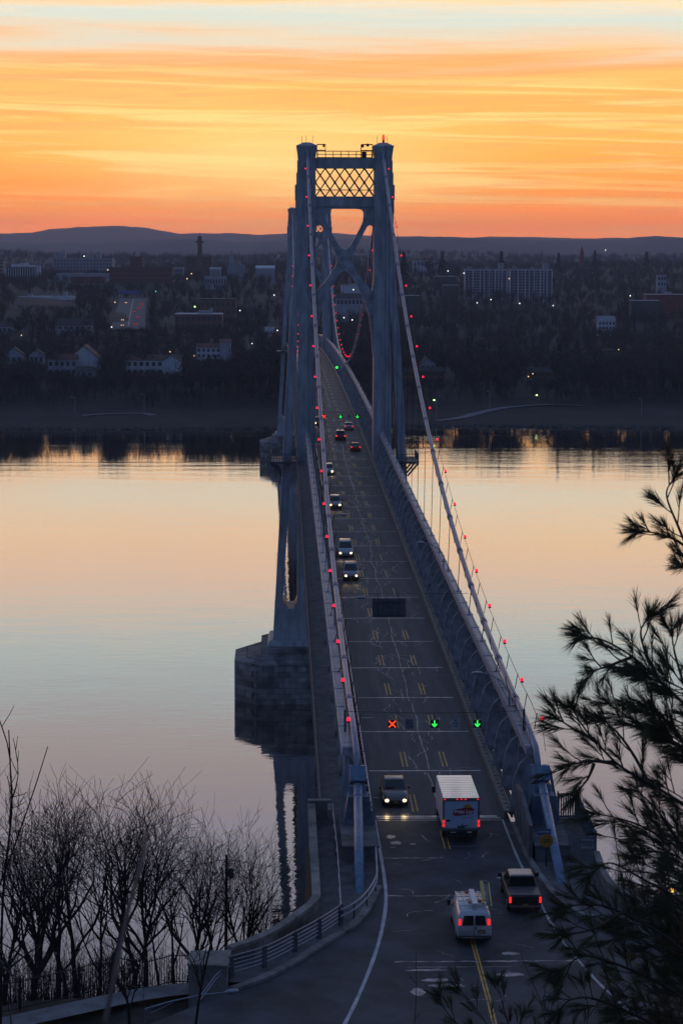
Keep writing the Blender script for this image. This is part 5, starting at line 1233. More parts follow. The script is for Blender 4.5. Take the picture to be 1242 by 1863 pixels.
for pts, fan in [([(960, 1960, 0), (905, 1890, 0), (862, 1830, .1), (835, 1800, .1)], .8), ([(960, 1960, 0), (930, 1880, -.1), (915, 1830, -.2), (905, 1790, -.2)], .8), ([(960, 1960, 0), (880, 1900, .1), (820, 1850, .2), (800, 1815, .2)], .7), ([(960, 1960, 0), (985, 1900, .1), (1000, 1850, .1), (1010, 1790, .2)], .9), ([(960, 1960, 0), (940, 1900, .2), (950, 1850, .3)], .7), ([(960, 1960, 0), (1040, 1900, .2), (1070, 1850, .3), (1060, 1790, .3)], 1.0)]:
    limb(nd, wd, rs, [A(*p) for p in pts], .007, .08, .115, fan * .8, 24)
wd.build('branches', PBARK, t); nd.build('needles', NEED, t)
# ------------------------------------------------------------------ town on the far bank
def P_(name, c, **k): return mat(name, c, k.pop('rough', .85), 0, k.pop('var', .08), k.pop('scale', .3), **k)
BM = dict(white=P_('white_render', (.62, .65, .68)), cream=P_('cream_render', (.34, .30, .22)), brick=P_('red_brick', (.20, .062, .05)), brown=P_('brown_brick', (.17, .095, .075)), grey=P_('grey_panel', (.29, .31, .34)), dark=P_('dark_cladding', (.07, .075, .085)), pale=P_('pale_siding', (.52, .57, .64)), mid=P_('mid_siding', (.32, .35, .41)), slab=P_('slab_block', (.21, .22, .25)), fin=P_('pale_fin', (.66, .69, .74)),
    roof=P_('dark_shingle', (.05, .05, .055)), roofred=P_('russet_shingle', (.12, .065, .05)), roofw=P_('white_membrane_roof', (.60, .62, .64)), roofg=P_('grey_flat_roof', (.28, .30, .33)), win=P_('dark_window', (.03, .035, .045), rough=.3), winb=P_('blue_window', (.08, .10, .14), rough=.3))
VIS = []                                          # (u0, u1, v top, v lowest visible, distance): kept clear of trees
def block(name, lab, cat, u0, u1, vt, vb, Y, wall, roof='roofg', floors=0, cols=0, depth=None, win='win', gable=None, para=True, extra=None, vis=None, eave=None, group=None):
    """u0,u1: its left and right edge, vt: eave line; vb: lowest visible line"""
    a, b = at(u0, vt, Y), at(u1, vt, Y); x0, x1 = a.x, b.x; zt = (a.z + b.z) / 2; zv = at((u0 + u1) / 2, vb, Y).z; zb = min(zv, gz((x0 + x1) / 2, Y)) - 3
    W = x1 - x0; D = depth or max(8, W * .5); cx_ = (x0 + x1) / 2
    t = thing(name, lab, cat, (cx_, Y, zb), 0, group); H = zt - zb; hv = zt - zv
    mb = MB(); mb.bx(-W / 2, W / 2, 0, D, 0, H); wl_ = mb.build('wall', BM[wall], t)
    if gable is None:
        mb = MB(); mb.bx(-W / 2 - .25, W / 2 + .25, -.25, D + .25, H, H + max(.35, hv * .05)); mb.build('roof', BM[roof], t)
    else:
        gh = (at(u0, vt - gable[1], Y).z - zt); mb = MB()
        if gable[0] == 'x':                        # ridge along x: roof slope faces us
            mb.loft([[Vector((x, -.5, H - .1)), Vector((x, D / 2, H + gh)), Vector((x, D + .5, H - .1))] for x in (-W / 2 - .4, W / 2 + .4)])
        else:                                      # gable end faces us
            g2 = MB(); g2.loft([[Vector((-W / 2, y, H)), Vector((W / 2, y, H)), Vector((0, y, H + gh - .15))] for y in (.0, D)]); g2.build('gable', BM[wall], t)
            for s in (-1, 1): mb.loft([[Vector((s * (W / 2 + .5), y, H - .25)), Vector((s * (W / 2 + .5), y, H)), Vector((0, y, H + gh + .2)), Vector((0, y, H + gh - .1))] for y in (-.5, D + .5)])
        mb.build('roof', BM[roof], t)
    wm = None
    for f in range(floors):
        zc = H - hv * (f + .55) / floors * (.97); hh = hv / floors * .5
        for c in range(cols):
            xc_ = -W / 2 + W * (c + .5) / cols
            if wm is None: mb = MB(); mb.box((0, 0, 0), (W / cols * .55, .16, hh)); o = mb.build('window', BM[win], t); wm = o
            else: o = wm.copy(); COL.objects.link(o); o.parent = t
            o.location = (xc_, -.06, zc)
    if extra: extra(t, W, D, H, hv)
    VIS.append((u0 - 3, u1 + 3, vt - 4 - (gable[1] if gable else 0), vis or vb, Y)); return t
def rooftop(items, m='roofg'):
    def f(t, W, D, H, hv):
        for (fx, w, h) in items:
            mb = MB(); mb.bx(W * fx - w / 2, W * fx + w / 2, D * .3, D * .7, H, H + h); mb.build('roof_housing', BM[m], t)
    return f
def fins(n, m='fin', both=None):
    def f(t, W, D, H, hv):
        for k in range(n + 1): x = -W / 2 + W * k / n; mb = MB(); mb.bx(x - W * .006 - .12, x + W * .006 + .12, -.45, .0, 0, H); mb.build('pilaster', BM[m], t)
        if both: both(t, W, D, H, hv)
    return f
def slab_tower(t, W, D, H, hv):
    for k, wd_ in ((0, .3), (.19, .3), (.36, .25), (.46, .25), (.58, .25), (.72, .3), (.80, .25), (.88, .3), (1, .3)): x = -W / 2 + W * k; mb = MB(); mb.bx(x - wd_, x + wd_, -.7, 0, 0, H - .5); mb.build('pilaster', BM['fin'], t)
    mb = MB(); mb.bx(-W / 2, W / 2, -.72, -.02, H - .5, H); mb.build('cornice', BM['fin'], t)
    for f in range(9):
        for q in ((-.30, -.12), (.1, .28)): mb = MB(); mb.bx(W * q[0], W * q[1], -.3, -.1, H - hv * (f + .85) / 9, H - hv * (f + .76) / 9); mb.build('balcony_edge', BM['fin'], t)
    for fx, w, h in ((-.38, 3, 3), (.37, 5, 6), (.05, 3, 2.5)): mb = MB(); mb.bx(W * fx - w / 2, W * fx + w / 2, 2, 8, H, H + h); mb.build('roof_housing', BM['grey'], t)
block('apartment_tower', 'wide grey apartment slab left wing with pale fins, right of bridge', 'building', 846, 922, 491, 536, 1560, 'slab', 'roofg', 9, 11, 16, extra=slab_tower)
block('apartment_tower', 'tall narrow right wing of the grey apartment slab, far right', 'building', 928, 1004, 491, 538, 1500, 'slab', 'roofg', 9, 11, 16, extra=slab_tower)
block('pavilion', 'low pale pavilion with columned porch below the right hill trees', 'building', 752, 796, 474, 486, 2300, 'mid', 'roofw', 1, 9, 20, extra=fins(7))
block('flat_building', 'low building with bright white roof between pavilion and apartment slab', 'building', 790, 830, 503, 509, 1750, 'dark', 'roofw')
block('flat_building', 'long low white edged roof left of the apartment slab, lower one', 'building', 806, 834, 519, 523, 1500, 'dark', 'roofw')
block('flat_building', 'thin white roof edge just right of the right cable', 'building', 738, 762, 538, 542, 1300, 'dark', 'roofw')
block('house', 'white blue two storey house alone on the dark right hillside', 'house', 1088, 1119, 584, 601, 1150, 'pale', 'roofg', 2, 5, 9, gable=('x', 9))
block('house', 'pale gabled house just right of the right cable near the shore', 'house', 764, 792, 662, 674, 800, 'mid', 'roof', 1, 3, 10, gable=('y', 11))
block('row_house', 'long low row house with many windows below the gabled house', 'house', 734, 806, 674, 697, 790, 'brown', 'roof', 2, 16, 9, gable=('x', 6))
block('house', 'faint brick house with lit windows, far right by the hillside', 'house', 962, 1004, 676, 694, 820, 'brown', 'roof', 2, 6, 9, gable=('x', 7))
block('flat_building', 'long low red building with pale roof line at right edge', 'building', 1176, 1246, 536, 548, 1350, 'brick', 'roofw', extra=rooftop([(.1, 4, 2)]))
block('flat_building', 'thin pale roof edge below the red building at right', 'building', 1148, 1200, 547, 552, 1290, 'dark', 'roofw')
block('flat_building', 'faint pale tower like house near right edge', 'building', 1196, 1212, 501, 522, 1650, 'mid', 'roofg', 2, 3)
block('flat_building', 'long russet building end low on the right bank', 'building', 1096, 1118, 637, 646, 900, 'dark', 'roof', 1, 3)
block('office_block', 'yellowish office block cut by the left edge', 'building', -30, 8, 475, 503, 2100, 'cream', 'roof', 4, 3)
block('office_block', 'white pilastered office block with dark cornice at far left', 'building', 12, 64, 487, 507, 1950, 'dark', 'roof', 1, 8, 24, extra=fins(12, 'white', rooftop([(-.2, 9, 4), (.1, 8, 5), (.35, 8, 3)], 'white')))
block('office_block', 'plain white stair tower beside the pilastered block', 'building', 64, 74, 483, 500, 1960, 'white', 'roofg')
block('hospital', 'large grey stepped hospital block below the left hill', 'building', 98, 205, 471, 496, 2200, 'grey', 'roofg', 4, 18, 40, 'winb', extra=rooftop([(-.42, 14, 8), (.1, 8, 6), (.25, 5, 8)], 'grey'))
block('flat_building', 'broad pale blue roofed hall in front of the hospital', 'building', 104, 196, 498, 502, 1900, 'mid', 'roofg', 0, 0, 60)
block('flat_building', 'long red brick shed with pale bands below the blue roofed hall', 'building', 130, 190, 503, 517, 1820, 'brick', 'roofg', 2, 2, 20, 'win')
block('mill_building', 'long dark red brick mill in front of the far left skyline', 'building', 200, 314, 488, 523, 1800, 'brick', 'roof', 4, 25, 30)
block('mill_tower', 'square brick block rising behind the long red mill', 'building', 237, 260, 468, 492, 1950, 'brick', 'roof', 3, 5, 20)
block('flat_building', 'white roofed halls behind the right end of red mill', 'building', 308, 334, 487, 497, 1900, 'mid', 'roofw', 1, 6, 20)
block('office_block', 'dark brick office block at the foot of the slim tower', 'building', 340, 386, 468, 488, 2000, 'brown', 'roof', 3, 10, 22)
block('flat_building', 'pale fronted hall with arched windows between slim tower and bridge', 'building', 372, 412, 503, 520, 1700, 'mid', 'roofg', 1, 8, 16)
block('flat_building', 'grey roofed hall to the right of the slim tower', 'building', 382, 402, 490, 500, 1850, 'grey', 'roofg', 0, 0, 20, gable=('x', 4))
block('flat_building', 'wide white tent like roof close to the far bridge tower', 'building', 466, 500, 488, 491, 1900, 'mid', 'roofw', 0, 0, 20, gable=('x', 5))
block('flat_building', 'long low dark building with pale parapet on the left hillside', 'building', 32, 134, 540, 546, 1450, 'white', 'roofw', 0, 0, 30, extra=rooftop([(-.3, 4, 2), (.15, 4, 2), (.33, 3, 4)]))
block('flat_building', 'brown brick front below the pale parapet on left hillside', 'building', 34, 132, 547, 560, 1440, 'brown', 'roof', 1, 14, 6)
block('office_block', 'brown brick office building with pale roof edge, left of bridge, nearer one', 'building', 319, 405, 572, 601, 1150, 'brown', 'roofw', 2, 9, 22, extra=rooftop([(.1, 7, 2.5), (.25, 2, 4)]))
block('office_block', 'brown brick office building behind the nearer one, with lit roof rim', 'building', 364, 430, 546, 590, 1260, 'brown', 'roof', 3, 7, 24)
block('house', 'large pale blue gabled house on the left slope near the river', 'house', 123, 184, 655, 682, 800, 'pale', 'roofred', 0, 0, 22, gable=('y', 26))
block('house', 'low house with russet roof in front of the large gabled house', 'house', 88, 140, 654, 684, 790, 'mid', 'roofred', 2, 5, 10, gable=('x', 9))
block('house', 'small shed roofed house right before the large gabled house', 'house', 138, 170, 674, 686, 760, 'mid', 'roof', 1, 3, 7, gable=('x', 7))
block('row_house', 'long pale townhouse row with dark balconies on the left shore', 'house', 230, 330, 655, 683, 790, 'pale', 'roofred', 2, 9, 12, gable=('x', 9))
block('house', 'gabled end house closing the pale townhouse row', 'house', 296, 329, 657, 684, 782, 'pale', 'roof', 0, 0, 10, gable=('y', 11))
block('condominium', 'pale condominium with dark balconies left of the bridge tower', 'building', 358, 402, 632, 662, 860, 'pale', 'roofred', 3, 5, 12, gable=('x', 7))
block('condominium', 'taller pale stair wing beside the condominium', 'building', 400, 420, 622, 662, 855, 'mid', 'roofred', 0, 0, 12, gable=('x', 5))
block('house', 'faint grey house with a green lamp at the far left shore', 'house', 10, 42, 645, 662, 830, 'mid', 'roof', 1, 3, 9, gable=('y', 13))
block('house', 'faint grey house second from the left shore edge', 'house', 54, 80, 645, 662, 835, 'mid', 'roof', 1, 3, 9, gable=('y', 8))
block('house', 'dark blue roofed house in the trees left of the hillside road', 'house', 105, 168, 592, 600, 1050, 'mid', 'roof', 1, 6, 12, gable=('x', 12))
block('house', 'blue grey house low at the left edge of the hillside', 'house', -20, 22, 594, 606, 1060, 'mid', 'roof', 1, 5, 12, gable=('x', 9))
block('flat_building', 'pale blue hall glimpsed between the bridge tower legs', 'building', 621, 662, 519, 533, 1500, 'pale', 'roofg', 0, 0, 20)
block('flat_building', 'dark long roof below the pale hall between tower legs', 'building', 612, 668, 542, 556, 1300, 'mid', 'roof', 1, 8, 14, gable=('x', 8))
block('parked_trailer', 'white trailer parked on the slope left of the bridge', 'trailer', 482, 500, 596, 603, 1120, 'white', 'roofw', 0, 0, 4)
# slim tower, spires
def shaft(name, lab, cat, u, vt, vb, w, Y, m, cap=None, spire=None):
    a = at(u, vt, Y); zb = gz(a.x, Y) - 2; t = thing(name, lab, cat, (a.x, Y, zb)); H = a.z - zb; mb = MB(); mb.loft([[Vector((s * k, q * k, z)) for s, q in ((-w, -w), (w, -w), (w, w), (-w, w))] for z, k in ((0, 1.15), (H, .95))]); mb.build('shaft', BM[m], t)
    if cap:
        mb = MB(); mb.bx(-w * 1.8, w * 1.8, -w * 1.8, w * 1.8, H * .86, H * .90); mb.build('gallery', BM[m], t); mb = MB(); mb.tube([(0, 0, H), (0, 0, H + 3)], .3, 5); mb.build('mast', BM['dark'], t)
    if spire: mb = MB(); mb.loft([[Vector((s * w * k, q * w * k, z)) for s, q in ((-1, -1), (1, -1), (1, 1), (-1, 1))] for z, k in ((H, 1.1), (H + spire, .04))]); mb.build('spire', BM[m], t)
    VIS.append((u - 6, u + 6, vt - 12, vb, Y))
shaft('clock_tower', 'slim square brick tower with a gallery breaking the left skyline', 'tower', 364, 430, 467, 2.3, 1980, 'brown', cap=1)
shaft('church_spire', 'dark church spire on the right skyline', 'spire', 1058, 462, 480, 2.6, 2600, 'brick', spire=11)
shaft('church_spire', 'pale church spire between the slim tower and the bridge', 'spire', 422, 478, 492, 3.2, 2000, 'grey', spire=14)
shaft('steeple', 'small pale steeple lit warm on the slope left of bridge', 'steeple', 452, 632, 640, .9, 960, 'cream', spire=5.5)
block('church', 'pale church nave beside its spire on the left skyline', 'church', 414, 446, 484, 494, 2000, 'grey', 'roofg', 0, 0, 20, gable=('y', 9))

# hillside street with traffic
sm = P_('hill_street_asphalt', (.09, .095, .115), var=.1); mb = MB(); n = 30
def sx(k): return at(236 + 10 * k, 570, 1100 + 420 * k).x
for k in range(n):
    a, b = k / n, (k + 1) / n; q = []
    for f in (a, b):
        y = 1085 + 420 * f; x = sx(f); z = float(np.interp(y, [1085, 1505], [gz(sx(0), 1085), gz(sx(1), 1505)])) + 1.6 + 2 * f; q.append((x, y, z))
    (x0, y0, z0_), (x1, y1, z1_) = q; mb.add([(x0 - 11, y0, z0_), (x0 + 11, y0, z0_), (x1 + 12, y1, z1_), (x1 - 12, y1, z1_)], [(0, 1, 2, 3)])
    if k % 2 == 0: mb.m = 1; mb.add([(x0 - .25, y0, z0_ + .03), (x0 + .25, y0, z0_ + .03), (x1 + .25, y1, z1_ + .03), (x1 - .25, y1, z1_ + .03)], [(0, 1, 2, 3)]); mb.m = 0
mb.build('hill_street', [sm, JOINT], kind='structure')
VIS.append((203, 275, 591, 591, 1085))
def street_z(y): f = (y - 1085) / 420; return float(np.interp(y, [1085, 1505], [gz(sx(0), 1085), gz(sx(1), 1505)])) + 1.62 + 2 * f
for (dx_, y, head, lab) in ((-4, 1120, 1, 'oncoming car with bright headlights, lowest on the hillside street'), (-4.5, 1180, 1, 'oncoming car with headlights, second up the hillside street'), (-5, 1420, 1, 'oncoming car near the top of the hillside street'), (5, 1135, 0, 'car with red tail lights, lowest on the hillside street'), (6, 1215, 0, 'red lit car climbing the middle of the hillside street'), (3, 1290, 0, 'dark car climbing beside the street divider on the hill'), (6.5, 1340, 0, 'red lit car climbing near the top of the street'), (8, 1400, 0, 'pale car highest on the hillside street')):
    f = (y - 1085) / 420; t = thing('distant_car', lab, 'car', (sx(f) + dx_, y, street_z(y)), math.pi if head else 0)
    mb = MB(); mb.loft([[Vector((-.9, yy, .3)), Vector((.9, yy, .3)), Vector((.9 * w, yy, z)), Vector((-.9 * w, yy, z))] for yy, z, w in ((-2.2, .9, .9), (-1.7, 1.0, .95), (-1.2, 1.5, .8), (.3, 1.5, .8), (1.0, 1.0, .95), (2.2, .75, .9))]); mb.build('body', BM['dark'], t)
    for s in (-1, 1): mb = MB(); mb.ball((s * .62, 2.2 if head else -2.2, .75), .28 if head else .26); mb.build('headlight' if head else 'tail_light', EMY if head else EMR2, t)
t = thing('blue_canopy', 'blue lit canopy crossing the top of the hillside street', 'canopy', (sx(.98) - 4, 1500, street_z(1500))); mb = MB(); mb.bx(-9, 9, 0, 3, 4.5, 6.5); mb.build('canopy', mat('blue_canopy', (.06, .10, .40), .5, 0, 0), t); mb = MB(); mb.bx(-8.6, -8, .5, 1, 0, 4.5); mb.bx(8, 8.6, .5, 1, 0, 4.5); mb.build('column', BM['grey'], t)

# far street lamps
FL = [(154, 466, 2190, 'w', 'white lamp on the roof line of the grey hospital'), (197, 491, 1850, 'y', 'warm lamp at the left corner of the red mill'), (17, 574, 1250, 'y', 'left of a pair of warm lamps near left edge'), (24, 574, 1250, 'y', 'right of a pair of warm lamps near left edge'), (40, 610, 1040, 'y', 'yellow lamp on dark left slope above the shore houses'), (210, 550, 1480, 'y', 'warm lamp left of the hillside street top'), (265, 554, 1440, 'y', 'warm lamp right of the hillside street'), (204, 595, 1090, 'w', 'white lamp at the lower left end of the hillside street'), (284, 530, 1560, 't', 'teal signal light right of the hillside street'), (241, 569, 1300, 't', 'teal traffic light left over the hillside street'), (254, 569, 1300, 't', 'teal traffic light right over the hillside street'), (341, 507, 1720, 'y', 'warm lamp below the white roofed halls'), (349, 498, 1850, 'y', 'warm lamp near the foot of the slim tower'), (355, 558, 1240, 'g', 'bright greenish lamp above the nearer brick office'), (437, 565, 1240, 'w', 'white lamp right of the farther brick office'), (499, 537, 1480, 'w', 'white lamp close to the left of far bridge tower'), (310, 640, 850, 'y', 'warm lamp above the pale townhouse row'), (354, 647, 850, 'y', 'warm lamp at the left end of condominium'), (459, 625, 950, 'w', 'white lamp right beside the small steeple'), (14, 658, 820, 't', 'green lamp at the far left shore house'), (815, 493, 1900, 'w', 'white lamp below the columned pavilion'), (844, 497, 1550, 'w', 'white lamp at the left edge of apartment slab'), (893, 545, 1400, 'w', 'brightest white lamp below the apartment slab'), (868, 551, 1380, 'w', 'faint lamp lower left below the apartment slab'), (945, 552, 1360, 'w', 'white lamp below the narrow apartment wing'), (926, 507, 1490, 'y', 'yellow window lamp on the apartment slab'), (872, 658, 850, 'y', 'yellow lamp alone on the dark right bank'), (961, 685, 812, 'y', 'left warm lamp of the faint brick house'), (969, 680, 812, 'y', 'right warm lamp of the faint brick house'), (1125, 636, 930, 'y', 'warm lamp on the dark slope at right'), (1006, 556, 1330, 'w', 'faint lamp on the right slope under the slab end'), (1146, 538, 1340, 'w', 'white lamp left of the red building at right'), (1101, 455, 4500, 'w', 'tiny lamp on the right skyline mast'), (641, 582, 1150, 'w', 'white lamp seen between bridge tower legs'), (626, 578, 1180, 'w', 'faint lamp left of the lamp between the tower legs'), (643, 527, 1480, 'w', 'lamp on the pale hall between tower legs'), (505, 601, 1100, 'w', 'dim lamp beside the white trailer')]
EM = dict(w=EMW, y=EMY, g=EMGL, t=EMT)
for u, v, Y, c, lab in FL:
    a = at(u, v, Y); zb = min(gz(a.x, Y) - 1, a.z - 5); t = thing('distant_lamp', lab, 'lamp', (a.x, Y, zb)); h = a.z - zb; k = (Y + 377) / FPX
    mb = MB(); mb.tube([(0, .3, 0), (0, .3, h)], .12, 4); mb.build('pole', BM['dark'], t); mb = MB(); mb.ball((0, 0, h), k * (1.0 if c in 'wyt' else 1.5)); mb.build('lamp_globe', EM[c], t); VIS.append((u - 3, u + 3, v - 4, v + 4, Y))
# shore lamps with tall poles
for u, vt, vb, Y, lit, lab in ((794, 728, 765, 640, 'g', 'shore lamp post with greenish lamp right of the bridge'), (980, 719, 738, 690, 'g', 'bright greenish shore lamp mirrored in the river'), (891, 712, 745, 665, None, 'unlit lamp post on the right shore between the lamps'), (1167, 725, 762, 645, None, 'unlit lamp post on the right shore near the edge'), (137, 723, 758, 650, 'w', 'pale shore lamp post on the left grass'), (263, 717, 757, 652, None, 'tall unlit shore lamp post left of the bridge')):
    a = at(u, vt, Y); zb = gz(a.x, Y) - .3; t = thing('shore_lamp_post', lab, 'lamp post', (a.x, Y, zb)); h = a.z - zb
    mb = MB(); mb.tube([(0, 0, 0), (0, 0, h)], .11, 5); mb.build('pole', BM['grey'], t); mb = MB(); mb.tube([(0, 0, h), (-.5, -.5, h + .25), (-1.1, -1, h + .2)], .07, 4); mb.build('arm', BM['grey'], t)
    mb = MB(); mb.ball((-1.2, -1.1, h + .1), .5 if lit == 'g' else .3, sc=(1, 1, .7)); mb.build('lamp_head', EM[lit] if lit == 'g' else BM['white'], t); VIS.append((u - 2, u + 2, vt - 3, vb, Y))
# shore path
mb = MB()
def spath(pts, w): S = spline([Vector((x, y, 0)) for x, y in pts], 8); mb.strip([Vector((p.x, p.y, gz(p.x, p.y) + .18)) for p in S], w)
def xy(u, Y): return (at(u, 760, Y).x, Y)
spath([xy(795, 636), xy(840, 645), xy(880, 662), xy(930, 676), xy(1000, 680), xy(1060, 676)], 6); spath([xy(150, 640), xy(200, 645), xy(260, 646), xy(280, 640)], 5)
mb.build('shore_path', P_('pale_shore_path', (.16, .165, .18)), kind='structure')
mb = MB(); rs = random.Random(4)
for k in range(900):
    x = rs.uniform(-210, 260); y = 606 + 10 * math.sin(x * .011 + .6) + 5 * math.sin(x * .031) + rs.uniform(-1.5, 5); s = rs.uniform(.3, 1.1); mb.ball((x, y, gz(x, y) + s * .2), s, 5, 3, (1.3, 1, .7))
tag(mb.build('shore_rocks', ROCKM, kind='stuff'), 'dark rocks along the far river edge', 'rocks')

# woods of the far bank
def np_tree(seed, con=False):
    r = np.random.RandomState(seed); T = []
    def sl(p, q, w):
        p, q = np.array(p), np.array(q); d = q - p; n = np.cross(d, r.normal(size=3)); n = n / (np.linalg.norm(n) + 1e-9) * w; T.append((p - n, p + n, q))
    if con:
        for k in range(70):
            z = r.uniform(.08, .97); a = r.uniform(0, 6.28); R_ = .20 * (1 - z) + .02; sl((0, 0, z + .03), (R_ * math.cos(a), R_ * math.sin(a), z - .05), .03)
        sl((0, 0, 0), (0, 0, 1), .02)
    else:
        sl((0, 0, -.1), (0, 0, .7), .022)
        for k in range(11):
            a = r.uniform(0, 6.28); z = r.uniform(.2, .5); e = np.array([math.cos(a) * r.uniform(.12, .3), math.sin(a) * r.uniform(.12, .3), r.uniform(.55, .92)]); sl((0, 0, z), e, .013)
            for j in range(8):
                f = r.uniform(.3, .95); b = np.array([0, 0, z]) * (1 - f) + e * f; c = b + r.normal(size=3) * .10 + np.array([0, 0, .08]); sl(b, c, .0085)
                if j < 4: sl(c, c + r.normal(size=3) * .06 + np.array([0, 0, .05]), .007)
    return np.array(T)
TM = [np_tree(k) for k in range(6)] + [np_tree(50, True), np_tree(51, True)]
rsn = np.random.RandomState(17); CH = []; shade = []
def clear(u, vtop, Y):
    for (a, b, c, d, yb) in VIS:
        if a < u < b and Y < yb + 2 and vtop < d and vtop > -1e9: return False
    return True
WOODM = [mat('winter_wood_brown', (.036, .029, .027), .95, 0, 0), mat('winter_wood_grey', (.050, .044, .042), .95, 0, 0), mat('evergreen_dark', (.014, .018, .016), .95, 0, 0)]
B3 = [[], [], []]
def low(u, rad, Y):                               # nothing may rise above this image line here
    r = -1e9
    for (a, b, c, d, yb) in VIS:
        if a - rad * .8 < u < b + rad * .8 and Y < yb + 2: r = max(r, d - (d - c) * .30)
    return r
def plant(x, y, h, k, wdt=1.0):
    z = gz(x, y) - .3; T = TM[k].reshape(-1, 3) * np.array([h * wdt, h * wdt, h]); a = rsn.uniform(0, 6.28); c, s = math.cos(a), math.sin(a)
    T = np.stack([T[:, 0] * c - T[:, 1] * s + x, T[:, 0] * s + T[:, 1] * c + y, T[:, 2] + z], 1); B3[2 if k >= 6 else rsn.randint(2)].append(T)
cnt = 0
for _ in range(30000):
    u = rsn.uniform(-380, 1630); y = 655 * (5200 / 655) ** (rsn.rand() ** 1.15)
    P = at(u, 700, y); x = P.x; h = rsn.uniform(8.5, 14.5) * (1 + max(0, y - 1500) / 6000)
    sh = 10 * math.sin(x * .011 + .6) + 5 * math.sin(x * .031); yl_ = y - sh
    if yl_ < 672: continue
    if yl_ < 700 and (180 < u < 520 and rsn.rand() < .3): pass
    if yl_ < 690: h *= .75
    elif yl_ < 800: h *= 1.65
    zt = gz(x, y) + h; v = proj((x, y, zt))[1]; uu = proj((x, y, zt))[0]; rad = 5 * FPX / (y + 377) * .5
    if 1075 < y < 1515 and abs(x - sx((y - 1085) / 420)) < 15: continue
    vmax = low(uu, rad, y)
    if v < vmax:
        h2 = h * (proj((x, y, gz(x, y)))[1] - vmax) / max(.1, proj((x, y, gz(x, y)))[1] - v)
        if h2 < .9: continue
        h = h2
    k = rsn.randint(6) if rsn.rand() > .035 else 6 + rsn.randint(2)
    plant(x, y, h * (1.1 if k >= 6 else 1), k, (1.15 if y < 2500 else 1.4) * (1 if h > 6 else 1.7)); cnt += 1
    if cnt > 13500: break
def tri_mesh(name, arr, m, lab):
    V = np.concatenate(arr).astype(np.float32); n = len(V) // 3; me = bpy.data.meshes.new(name); me.vertices.add(len(V)); me.vertices.foreach_set('co', V.ravel()); me.loops.add(len(V)); me.loops.foreach_set('vertex_index', np.arange(len(V), dtype=np.int32)); me.polygons.add(n); me.polygons.foreach_set('loop_start', np.arange(0, len(V), 3, dtype=np.int32)); me.update(); me.validate(); me.materials.append(m)
    o = bpy.data.objects.new(name, me); COL.objects.link(o); o['kind'] = 'stuff'; return tag(o, lab, 'wood')
tri_mesh('far_woods', B3[0], WOODM[0], 'brown leafless woods covering the far hillside'); tri_mesh('far_woods', B3[1], WOODM[1], 'grey leafless woods mixed over the far hillside'); tri_mesh('evergreen_woods', B3[2], WOODM[2], 'dark scattered evergreens among the far leafless woods')
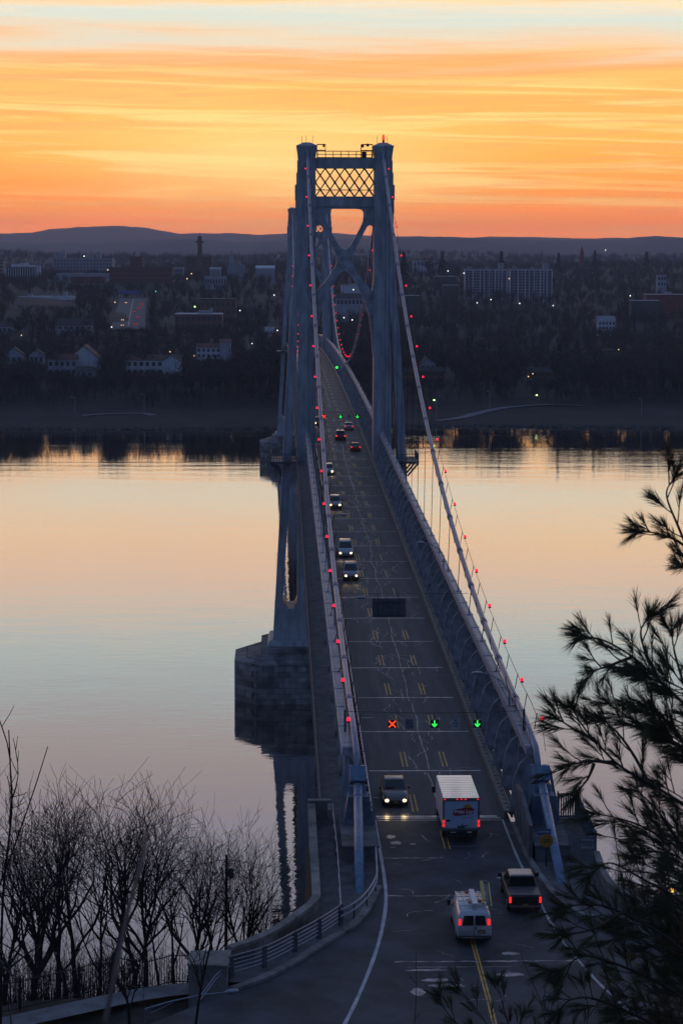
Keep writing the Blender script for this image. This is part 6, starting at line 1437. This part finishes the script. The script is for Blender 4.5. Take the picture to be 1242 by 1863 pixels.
# single trees that stand out on the skyline
def lone(u, vt, Y, k, lab, name='evergreen_tree', wdt=1.3):
    a = at(u, vt, Y); zb = gz(a.x, Y) - 1; h = a.z - zb; T = np.concatenate([TM[k], TM[6 + (k + 1) % 2] * np.array([.8, -.9, 1])]) if k >= 6 else np.concatenate([TM[k], TM[(k + 1) % 6] * .95])
    t = thing(name, lab, 'tree', (a.x, Y, zb)); mb = MB()
    for tri in T: mb.add([Vector(p) * h if False else Vector((p[0] * h * wdt, p[1] * h * wdt, p[2] * h)) for p in tri], [(0, 1, 2)])
    mb.build('crown', WOODM[2 if k >= 6 else 0], t); mb = MB(); mb.tube([(0, 0, 0), (0, 0, h * .6)], [h * .02, h * .01], 5); mb.build('trunk', BARK, t)
for u, vt, Y, k, lab, nm in ((735, 458, 1750, 6, 'dark conifer just right of the bridge cable on the skyline', 'evergreen_tree'), (805, 457, 2100, 7, 'pointed conifer beside the pale pavilion', 'evergreen_tree'), (782, 460, 2120, 2, 'round topped tree behind the pale pavilion', 'bare_tree'), (912, 456, 2000, 7, 'broad dark conifer above the apartment slab', 'evergreen_tree'), (1016, 459, 2400, 6, 'dark conifer on the skyline left of the church spire', 'evergreen_tree'), (1082, 455, 2400, 7, 'dark conifer on the skyline right of the church spire', 'evergreen_tree'), (1176, 457, 2500, 6, 'dark conifer on the skyline near the right edge', 'evergreen_tree'), (1050, 612, 980, 7, 'tall conifer on the right slope below the white blue house', 'evergreen_tree')):
    lone(u, vt, Y, k, lab, nm, 1.7)
# ------------------------------------------------------------------ air
HZ = bpy.data.materials.new('thin_morning_haze'); HZ.use_nodes = True; T = HZ.node_tree
for n in list(T.nodes): T.nodes.remove(n)
pv = T.nodes.new('ShaderNodeVolumePrincipled'); pv.inputs['Color'].default_value = (.66, .77, .94, 1); pv.inputs['Density'].default_value = 6.8e-5; pv.inputs['Anisotropy'].default_value = .1
oo = T.nodes.new('ShaderNodeOutputMaterial'); T.links.new(pv.outputs[0], oo.inputs['Volume'])
mb = MB(); mb.bx(-7500, 7500, -440, 15500, -5, 330); tag(mb.build('haze', HZ, kind='stuff'), 'thin bluish morning haze over the river and hills', 'haze')

# repeats carry one group phrase
GROUPS = dict(sedan='vehicles crossing the bridge', suv_car='vehicles crossing the bridge', minivan='vehicles crossing the bridge', hatchback='vehicles crossing the bridge', distant_car='cars on the hillside street', distant_lamp='lit lamps on the far bank', shore_lamp_post='lamp posts along the far shore', house='houses on the far bank', flat_building='flat roofed buildings of the far town', office_block='office blocks of the far town', apartment_tower='wings of the apartment slab', lane_signal='lane signals over the road', sign_plate='plates hung between the lane signals', span_wire='span wires over the road', bridge_street_lamp='street lamps on the bridge', sapling='saplings close to the viewer', handrail='thin handrails by the left pavement', evergreen_tree='conifers on the far skyline', church_spire='church spires on the skyline', row_house='row houses on the far bank', condominium='condominium wings')
for o in list(bpy.data.objects):
    g_ = GROUPS.get(o.name.split('.')[0])
    if g_ and o.parent is None and 'group' not in o: o['group'] = g_
